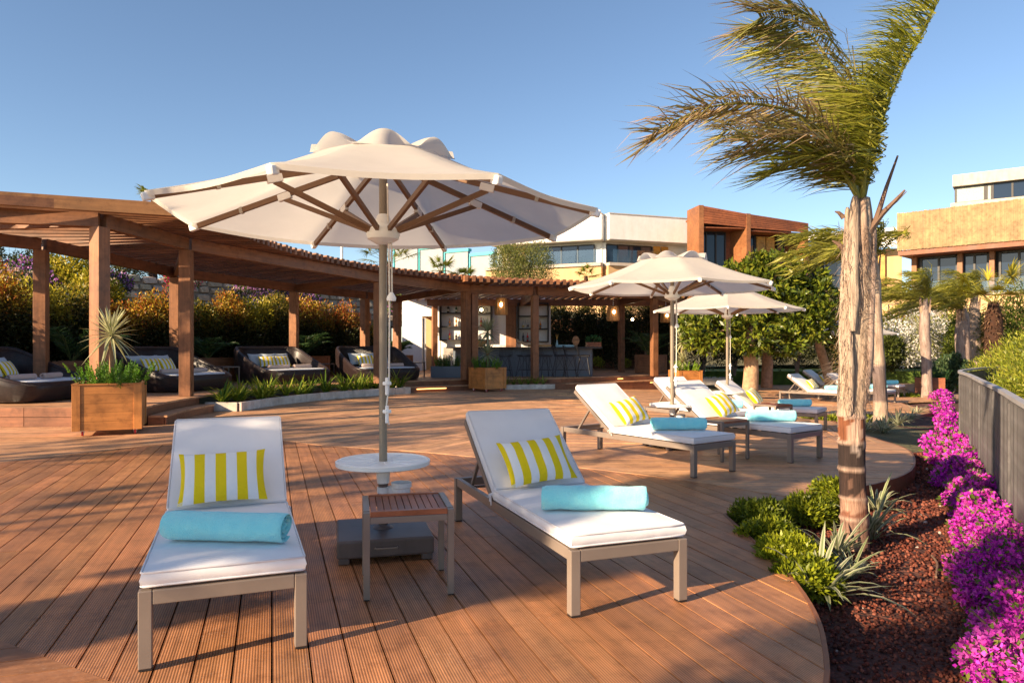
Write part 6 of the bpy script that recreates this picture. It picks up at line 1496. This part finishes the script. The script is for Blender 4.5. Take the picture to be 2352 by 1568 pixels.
# brown timber building
bb = empty('timber_building', (16, 55, 2), 0, 'brown timber clad building with two box fronts behind the tree', 'building')
g1 = FB(bb, 1604, 55, 1711, 55.6); g2 = FB(bb, 1711, 55.6, 1846, 57.2); g0 = FB(bb, 1560, 66, 1604, 55)
for f, pa, pb, ya, yb, y2, y3 in ((g1, 1606, 1711, 475, 494, 515, 525), (g2, 1711, 1846, 494, 515, 526, 537)):
    ta, tb = f.t(pa), f.t(pb); zt_ = f.z(pa, ya); zt2 = f.z(pb, yb); zb_ = f.z(pa, y2); zb2 = f.z(pb, y3); n = 7
    for k in range(n):
        a0, a1 = zb_ + (zt_ - zb_) * k / n, zb_ + (zt_ - zb_) * (k + 1) / n - .02; b0, b1 = zb2 + (zt2 - zb2) * k / n, zb2 + (zt2 - zb2) * (k + 1) / n - .02
        P = []
        for (t_, l0, l1) in ((ta, a0, a1), (tb, b0, b1)):
            for o_ in (.55, .45): q = f.A + f.d * t_ + f.n * (o_ + .008 * (k % 2)); P.append((q, l0, l1))
        A_, B_, C_, D_ = P[0], P[2], P[3], P[1]; v = random.uniform(.85, 1.15); m = MB()
        m.hexa([Vector((*x[0], x[1])) - f.o for x in (A_, B_, C_, D_)] + [Vector((*x[0], x[2])) - f.o for x in (A_, B_, C_, D_)], [(0, 0, 0), (5, 0, 0), (5, .1, 0), (0, .1, 0), (0, 0, .2), (5, 0, .2), (5, .1, .2), (0, .1, .2)], (v, v, v)); m.build('board', M_bwood, bb)
    f.slab('box_soffit', ta, tb, min(zb_, zb2) - .1, min(zb_, zb2) - .02, 2.2, .44, M_bwood); f.slab('side_fin', ta - .25, ta + .12, zb_ - 5.5, zt_ + .02, 2.3, .56, M_bside)
    f.slab('box_roof', ta, tb, min(zt_, zt2) - .25, min(zt_, zt2) - .1, 3, .4, M_bwood)
    f.slab('back_wall', ta, tb, zb_ - 5.5, max(zt_, zt2) - .3, .2, -1.5, M_bwood)
    k0 = ta + .3; k1 = ta + (tb - ta) * (.72 if f is g1 else .32); f.window(k0, k1, zb_ - 5, min(zb_, zb2) - .12, 3 if f is g1 else 1, -1.2, .1)
    if f is g2:
        for q in (.34, .5):
            sh = f.slab('shutter', ta + (tb - ta) * q, ta + (tb - ta) * (q + .15), zb_ - 4.6, zb2 - .2, .06, -1.1, M_shut)
            for k in range(16): zz_ = zb_ - 4.5 + 4.2 * k / 16; f.slab('louvre', ta + (tb - ta) * q + .05, ta + (tb - ta) * (q + .15) - .05, zz_, zz_ + .16, .03, -1.05, M_shut, sh)
        f.window(ta + (tb - ta) * .7, ta + (tb - ta) * .82, zb_ - 5, zb2 - .2, 1, -1.15, .1); f.slab('side_fin', tb - .3, tb + .02, zb_ - 5.5, zb2 + .0, 2.3, .5, M_bside)
g0.slab('side_wall', g0.t(1584), g0.t(1604), g1.z(1606, 475) - 9, g1.z(1606, 475), .4, .1, M_bside)
# white vaulted house between the palms
vb = empty('white_house', (24, 58, 2), 0, 'white house with rounded roof edge behind the palms', 'building')
h1 = FB(vb, 1850, 60, 1965, 58); zt_ = h1.z(1900, 528); z1_ = h1.z(1900, 579); z0_ = h1.z(1900, 662)
m = MB(); ta, tb = h1.t(1852), h1.t(2070)
def vf(u, v):
    a = v * pi / 2; q = h1.A + h1.d * (ta + (tb - ta) * u) + h1.n * (.8 - 2.6 * (1 - cos(a))) ; return Vector((*q, z1_ + (zt_ - z1_) * sin(a))) - h1.o
m.grid(vf, 4, 10); m.build('rounded_roof', M_white, vb, smooth=60)
h1.slab('wall', ta, tb, z0_ - 3, z1_ + .02, .3, -.6, M_tan); h1.window(h1.t(1860), h1.t(1932), z0_, z1_ - .15, 2, -.55, .14); h1.slab('transom', h1.t(1861), h1.t(1931), z0_ + (z1_ - z0_) * .34, z0_ + (z1_ - z0_) * .37, .1, -.46, M_dark)
for a, b in ((1848, 1859), (2016, 2032)): h1.slab('shutter', h1.t(a), h1.t(b), z0_, z1_ - .1, .08, -.3, M_shut)
# building with bamboo screen
rb = empty('screened_building', (34, 52, 1), 0, 'low building with bamboo screen balcony and tall windows at the right', 'building')
k1 = FB(rb, 2070, 52, 2400, 46); z_s1 = k1.z(2080, 495); z_s0 = k1.z(2080, 579); z_w0 = k1.z(2080, 682)
ta, tb = k1.t(2074), k1.t(2420)
m = MB(); t = ta
while t < tb:
    wd = random.uniform(.034, .046); q = k1.A + k1.d * t + k1.n * 1.2; v = random.uniform(.88, 1.1); m.bar(Vector((*q, z_s0 + random.uniform(-.03, .02))) - k1.o, Vector((*q, z_s1 + random.uniform(-.03, .03))) - k1.o, wd, wd, (0, 1, 0), (v, v, v * .95)); t += .05
k1_s = m.build('bamboo_slats', M_bamb, rb); k1_s['kind'] = 'stuff'
for i in range(6): t = ta + (tb - ta) * i / 5; k1.slab('screen_post', t - .06, t + .06, z_s0, z_s1 + .05, .1, 1.1, M_shut)
for q in (.22, .52, .8): k1.slab('screen_rail', ta, tb, z_s0 + (z_s1 - z_s0) * q, z_s0 + (z_s1 - z_s0) * (q + .05), .06, 1.14, M_shut)
k1.slab('parapet', ta + .6, tb, z_s0 + .1, z_s0 + 1.1, .3, .3, M_conc); k1.slab('floor_slab', ta, tb, z_s0 - .35, z_s0, 4.5, 1.1, M_bwood)
k1.slab('back_wall', ta + .4, tb, z_w0 - .1, z_s0 - .36, .2, -1.2, M_shade)
for a, b in ((2107, 2190), (2200, 2262), (2290, 2380)): k1.window(k1.t(a), k1.t(b), z_w0, z_s0 - .45, 2, -.9, .13)
for a in (2088, 2194, 2268): k1.slab('timber_post', k1.t(a), k1.t(a + 12), z_w0, z_s0 - .36, .35, -.5, M_bside)
k1.slab('base_wall', ta - 3.5, tb, z_w0 - 5, z_w0 - .1, 2.0, .4, M_tan); k1.slab('terrace_slab', ta - 3.6, tb, z_w0 - .1, z_w0 + .02, 2.2, .6, M_conc)
k1.slab('balcony_pane', ta + .2, tb, z_w0 + .03, z_w0 + 1.0, .03, .5, M_balc)
# concrete house on top of the hill
cb = empty('concrete_house', (60, 95, 12), 0, 'flat roofed concrete house with curtained windows on the hill', 'building')
c1 = FB(cb, 2190, 95, 2420, 88.8); zz_ = [c1.z(2200, y) for y in (404, 430, 468, 486, 503, 540)]; ta, tb = c1.t(2189), c1.t(2440)
c1.slab('roof_band', ta, tb, zz_[1], zz_[0], 9, .8, M_conc); c1.slab('floor_band', ta - .2, tb, zz_[3], zz_[2], 9, .8, M_conc); c1.slab('lower_wall', ta, c1.t(2282), zz_[5], zz_[3] - .02, 7, -.4, M_white); c1.slab('lower_wall', c1.t(2282), tb, zz_[5], zz_[4], 7, -.3, M_conc)
M_curt = plain('curtain', (.42, .45, .42), .8, .2, 8, 4, .1)
for a, b, mm in ((2195, 2262, M_curt), (2266, 2278, M_curt), (2280, 2420, M_glass)): c1.window(c1.t(a), c1.t(b), zz_[2] + .05, zz_[1] - .05, 1 if mm is M_curt else 3, .1, .22, mm)
c1.window(c1.t(2284), c1.t(2420), zz_[4] + .05, zz_[3] - .05, 4, -.1, .18)
fan_palm(2332, 88, 12.5, 17.0, .5, 'date palm in front of the concrete house on the hill', 16, 1.6, 2.0, False, ((.30, .27, .04), (.22, .22, .04)), (.4, .28, .16))
# teal framed container buildings
tc = empty('container_building', (-8, 78, 8), 0, 'white and teal container buildings behind the fan palms', 'building')
t1 = FB(tc, 900, 84, 1130, 76); 
for i in range(4):
    a, b = 905 + 58 * i, 905 + 58 * (i + 1) - 2; z1_ = t1.z(a, 562 + 7.4 * i); z0_ = z1_ - 5.0; ta, tb = t1.t(a), t1.t(b)
    t1.slab('panel', ta + .15, tb - .15, z0_, z1_ - .25, .4, 0, M_cont); t1.slab('teal_frame', ta, tb, z1_ - .25, z1_ + .05, .6, .12, M_teal); t1.slab('teal_frame', ta, ta + .14, z0_, z1_ - .26, .6, .12, M_teal)
# fan palms and round bush behind the pergola
fan_palm(893, 46, 2.5, 6.7, .25, 'big fan palm behind the front parasol pole', 14, 1.5, 1.3, False, trunkc=(.3, .13, .06), cols=((.24, .27, .05), (.34, .34, .08)))
fan_palm(1012, 50, 3.0, 6.6, .25, 'fan palm left of the round bush', 12, .9, .9, False)
fan_palm(1064, 50, 3.0, 6.2, .25, 'small fan palm next to the round bush', 12, .7, .85, False)
fan_palm(352, 30, 3, 7.6, .15, 'fan palm tips showing over the pergola roof', 8, .5, .6, False)
fan_palm(1346, 54, 4, 6.6, .2, 'small palm below the white building', 9, .7, .8, False)
p = AT(1200, 640, 44); shrub(p.x, p.y, p.z - 1.6, 2.15, 2.0, 4.0, 15000, .17, [(.18, .20, .05), (.24, .25, .07), (.12, .14, .03)], 'round olive green bush behind the bar roof', 'round_bush', 'bush', None, True, .22, None, 22)
e = empty('lamp_post', (*AT(785, 600, 60)[:2], 5.5), 0, 'white lamp post behind the pergola roof', 'lamp post'); MB().tube([(0, 0, 0), (0, 0, 4.9)], .12, 8).build('pole', M_capw, e, smooth=50); MB().lathe([(.1, 4.85), (.3, 4.9), (.3, 5.05), (.1, 5.1)], 10).build('lamp_head', M_capw, e, smooth=40)
# ================================================================= broadleaf tree on the lawn
def big_tree(x, y, z, blobs, th, r, n, L, cols, label, name='broadleaf_tree', lean=(0, 0), shellf=.6, group=None, wl=.42, mat=None, tc=(2.1, 1.85, 1.5)):
    e = empty(name, (x, y, z), 0, label, 'tree', group); m = MB()
    m.tube(smooth_poly([(0, 0, -.1), (.05, 0, th * .35), (-.04, .03, th * .7), (lean[0], lean[1], th)], 5), [r * (1.25 - .5 * k / 15) for k in range(16)], 12, col=tc); m.build('trunk', M_bark, e, smooth=50)
    for k, (bx, by, bz, br) in enumerate(blobs[:9]): m2 = MB(); m2.tube(smooth_poly([(lean[0], lean[1], th * .9), (bx * .4, by * .4, (th + bz) / 2), (bx, by, bz)], 4), [r * .5 * (1 - .85 * q / 8) for q in range(9)], 6, col=tc); m2.build('limb', M_bark, e, smooth=50)
    l = LF(); tot = sum(b[3] ** 2 for b in blobs)
    for (bx, by, bz, br) in blobs:
        nk = int(n * br * br / tot); cl = nk // 9; C, dd = blob_pts(cl, (bx, by, bz), (br, br, br * .8), shellf)
        P = np.repeat(C, 9, 0); D = np.repeat(dd, 9, 0) * .9 + rnd_dirs(len(P)) * 1.0 + np.array([0, 0, .15]); P = P + rnd_dirs(len(P)) * L * .3
        l.leaves(P, D, L * RNG.uniform(.7, 1.25, len(P)), L * wl, colmix(len(P), cols, .35), .22)
    l.build('crown', mat or M_gloss, e); return e
TY = 23.0; tx = (1722 - 1176) * TY / FP
bl_ = []
for (px_, py_, dy, r_) in ((1640, 740, -.4, .75), (1700, 690, 0, 1.0), (1760, 640, .2, 1.0), (1820, 700, 0, 1.0), (1870, 720, -.3, .7), (1650, 690, .5, .8), (1730, 745, -.6, .7), (1800, 760, -.4, .6), (1790, 600, .3, .8), (1870, 660, .3, .75), (1700, 620, .6, .8), (1600, 720, 0, .5), (1745, 585, .4, .5), (1650, 622, .4, .55), (1855, 620, .5, .6), (1600, 760, -.2, .4), (1885, 690, 0, .5)):
    p = AT(px_, py_, TY + dy); bl_.append((p.x - tx, dy, p.z - .35, r_))
big_tree(tx, TY, .0, bl_, 2.2, .21, 15000, .22, [(.10, .14, .014), (.13, .17, .016), (.06, .09, .012), (.17, .20, .02), (.22, .23, .025)], 'broad glossy leaved tree on the lawn behind the parasols')
e = empty('tree_stump', (tx + .75, TY + .6, .0), 0, 'bare grey trunk right behind the broadleaf tree', 'tree trunk'); MB().tube([(0, 0, 0), (.05, 0, 1.2), (.12, 0, 2.6)], [.19, .16, .15], 10, col=(1.3, 1.15, 1.1)).build('trunk', M_bark, e, smooth=50)
e = empty('leaning_trunk', ((1890 - 1176) * 25.5 / FP, 25.5, -.3), 0, 'pale leaning palm trunk behind the last parasol pole', 'tree trunk'); MB().tube([(.35, 0, 0), (.15, 0, .8), (-.1, 0, 1.6), (-.25, 0, 2.6)], [.2, .16, .15, .17], 10, col=(2.1, 1.7, 1.3)).build('trunk', M_bark, e, smooth=50)
# garden right of the palms: white flowering bush, shrubs, air conditioners
for i, (px_, py_, Y, r, cl, lb) in enumerate(((2085, 790, 34, 1.4, [(.75, .73, .70), (.8, .8, .78), (.20, .22, .06)], 'white flowering bush below the air conditioners'), (2125, 800, 33, 1.2, [(.75, .73, .70), (.7, .7, .68), (.25, .26, .08)], 'white flowering bush behind the leaning palm'), (2080, 765, 36, 1.2, [(.34, .32, .03), (.25, .25, .03), (.5, .3, .25)], 'yellow green bush below the air conditioners'), (2185, 790, 33, 1.2, [(.26, .26, .04), (.18, .2, .03)], 'olive bush right of the white flowers'), (2030, 830, 30, .9, [(.10, .12, .02), (.07, .09, .02)], 'dark bush behind the thin palm'), (1960, 800, 32, 1.4, [(.12, .09, .03), (.2, .14, .03), (.07, .08, .02)], 'brownish bush behind the big palm'), (2190, 870, 27, .7, [(.06, .11, .05), (.10, .15, .06)], 'bluish green bush at the fence bend'), (1300, 0, 0, 0, 0, 0))):
    if not r: continue
    p = AT(px_, py_, Y); shrub(p.x, p.y, p.z - r * .9, r * 1.1, r, r * 1.9, 3600, .14, cl, lb, 'garden_bush', 'bush', 'garden bushes at the right', False, .5, None, 10)
p = AT(2122, 770, 31); yucca(p.x, p.y, p.z - 1.2, 1.6, 'pale spiky yucca behind the leaning palm', [(1.25, 1.0)], 1.2, ((.36, .36, .16), (.42, .40, .20)), ((.5, .48, .28),), group='yuccas in the garden')
for i, (px_, lb) in enumerate(((2068, 'left air conditioner unit behind a wire screen'), (2108, 'middle air conditioner unit with two round fans'), (2157, 'right air conditioner unit with two round fans'))):
    Y = 46 - i * .6; p = AT(px_, 765, Y); e = empty('air_conditioner', (p.x, Y, p.z), R_(-6), lb, 'air conditioner', 'air conditioners on the tan wall'); w, h = 1.05, 1.6
    m = MB(); m.box((0, .2, h / 2), (w, .4, h)); m.build('casing', M_acw, e, bevel=.03)
    for q in (.4, 1.15):
        m = MB()
        for r in (.30, .2, .1): m.tube([(-.08 + r * cos(a * pi / 8), -.02, q + r * sin(a * pi / 8)) for a in range(17)], .02, 5)
        m.build('fan_grille', M_taupe, e)
        m = MB(); m.tube([(-.08, -.002, q), (-.08, .002, q)], .29, 18); m.build('fan_opening', M_conc, e)
    m = MB(); m.box((.36, -.006, 1.42), (.14, .01, .05)); m.build('badge', M_blue, e)
e = empty('wire_screen', (*AT(2130, 765, 44.5)[:2], AT(2130, 765, 44.5).z), 0, 'dark framed wire screen in front of the air conditioners', 'screen')
for x in (-2.4, -1.2, 0, 1.2, 2.4): m = MB(); m.box((x, 0, .9), (.06, .06, 1.8)); m.build('post', M_taupe_d, e)
for z in (.05, 1.78): m = MB(); m.box((0, .0, z), (4.74, .05, .05)); m.build('rail', M_taupe_d, e)
# ================================================================= invented trees out of view, added to throw shade on the terrace
def added_shade_tree(x, y, zc, blobs, n, L, label, th=2.0, shellf=.3): return big_tree(x, y, -.3, [(a, b, c + .3, d) for a, b, c, d in blobs], th, .12, n, L, [(.08, .11, .015), (.12, .14, .02)], label, group='added shade trees out of view', shellf=shellf, mat=M_leaf)

added_shade_tree(-8.2, -.6, 0, [(0, 0, 3.77, .62), (-.5, .35, 3.47, .5), (.35, .45, 4.17, .5), (.3, -.4, 3.57, .5), (-.2, .6, 4.07, .45), (-.5, -.3, 4.27, .45), (.5, .1, 3.27, .4), (.53, -.73, 4.17, .45), (.2, .1, 2.77, .45), (-.3, -.3, 2.67, .4), (.6, -.6, 3.67, .35), (0, .1, 4.75, .5), (.4, -.3, 4.6, .45), (-.3, .5, 4.85, .4)], 16000, .13, 'unseen leafy tree added left of the viewer to shade the front loungers', 2.4)
added_shade_tree(-7.6, -3.4, 0, [(0, 0, 4.16, .42), (.3, .22, 4.46, .4), (-.35, -.25, 3.86, .4), (.1, .1, 4.86, .4), (-.2, -.1, 3.56, .35), (.2, .2, 5.26, .4)], 2800, .13, 'unseen leafy tree added behind the viewer to shade the red gravel bed', 2.6)
added_shade_tree(-16.5, 1.5, 0, [(0, 0, 6.36, 1.1), (.9, .8, 6.96, .8), (-.9, .5, 5.76, .8), (.4, -1.0, 6.66, .8), (-.5, -.8, 5.66, .7), (0, 1.3, 6.06, .7)], 2200, .2, 'unseen sparse tree added far left of the viewer to streak the deck with shade', 4.2)
added_shade_tree(-14.5, -2.0, 0, [(0, 0, 6.26, .8), (.8, .5, 6.86, .6), (-.8, .3, 5.86, .6), (.3, -.9, 6.66, .6)], 900, .2, 'unseen thin tree added left of the viewer for light shade on the middle deck', 4.0)
added_shade_tree(-19.8, 5.9, 0, [(0, 0, 7.23, .8), (.7, .6, 7.83, .6), (-.6, .4, 6.53, .7), (.3, -.9, 7.53, .6)], 800, .2, 'unseen tall sparse tree added beyond the terrace edge to dapple the pergola posts', 5.0)
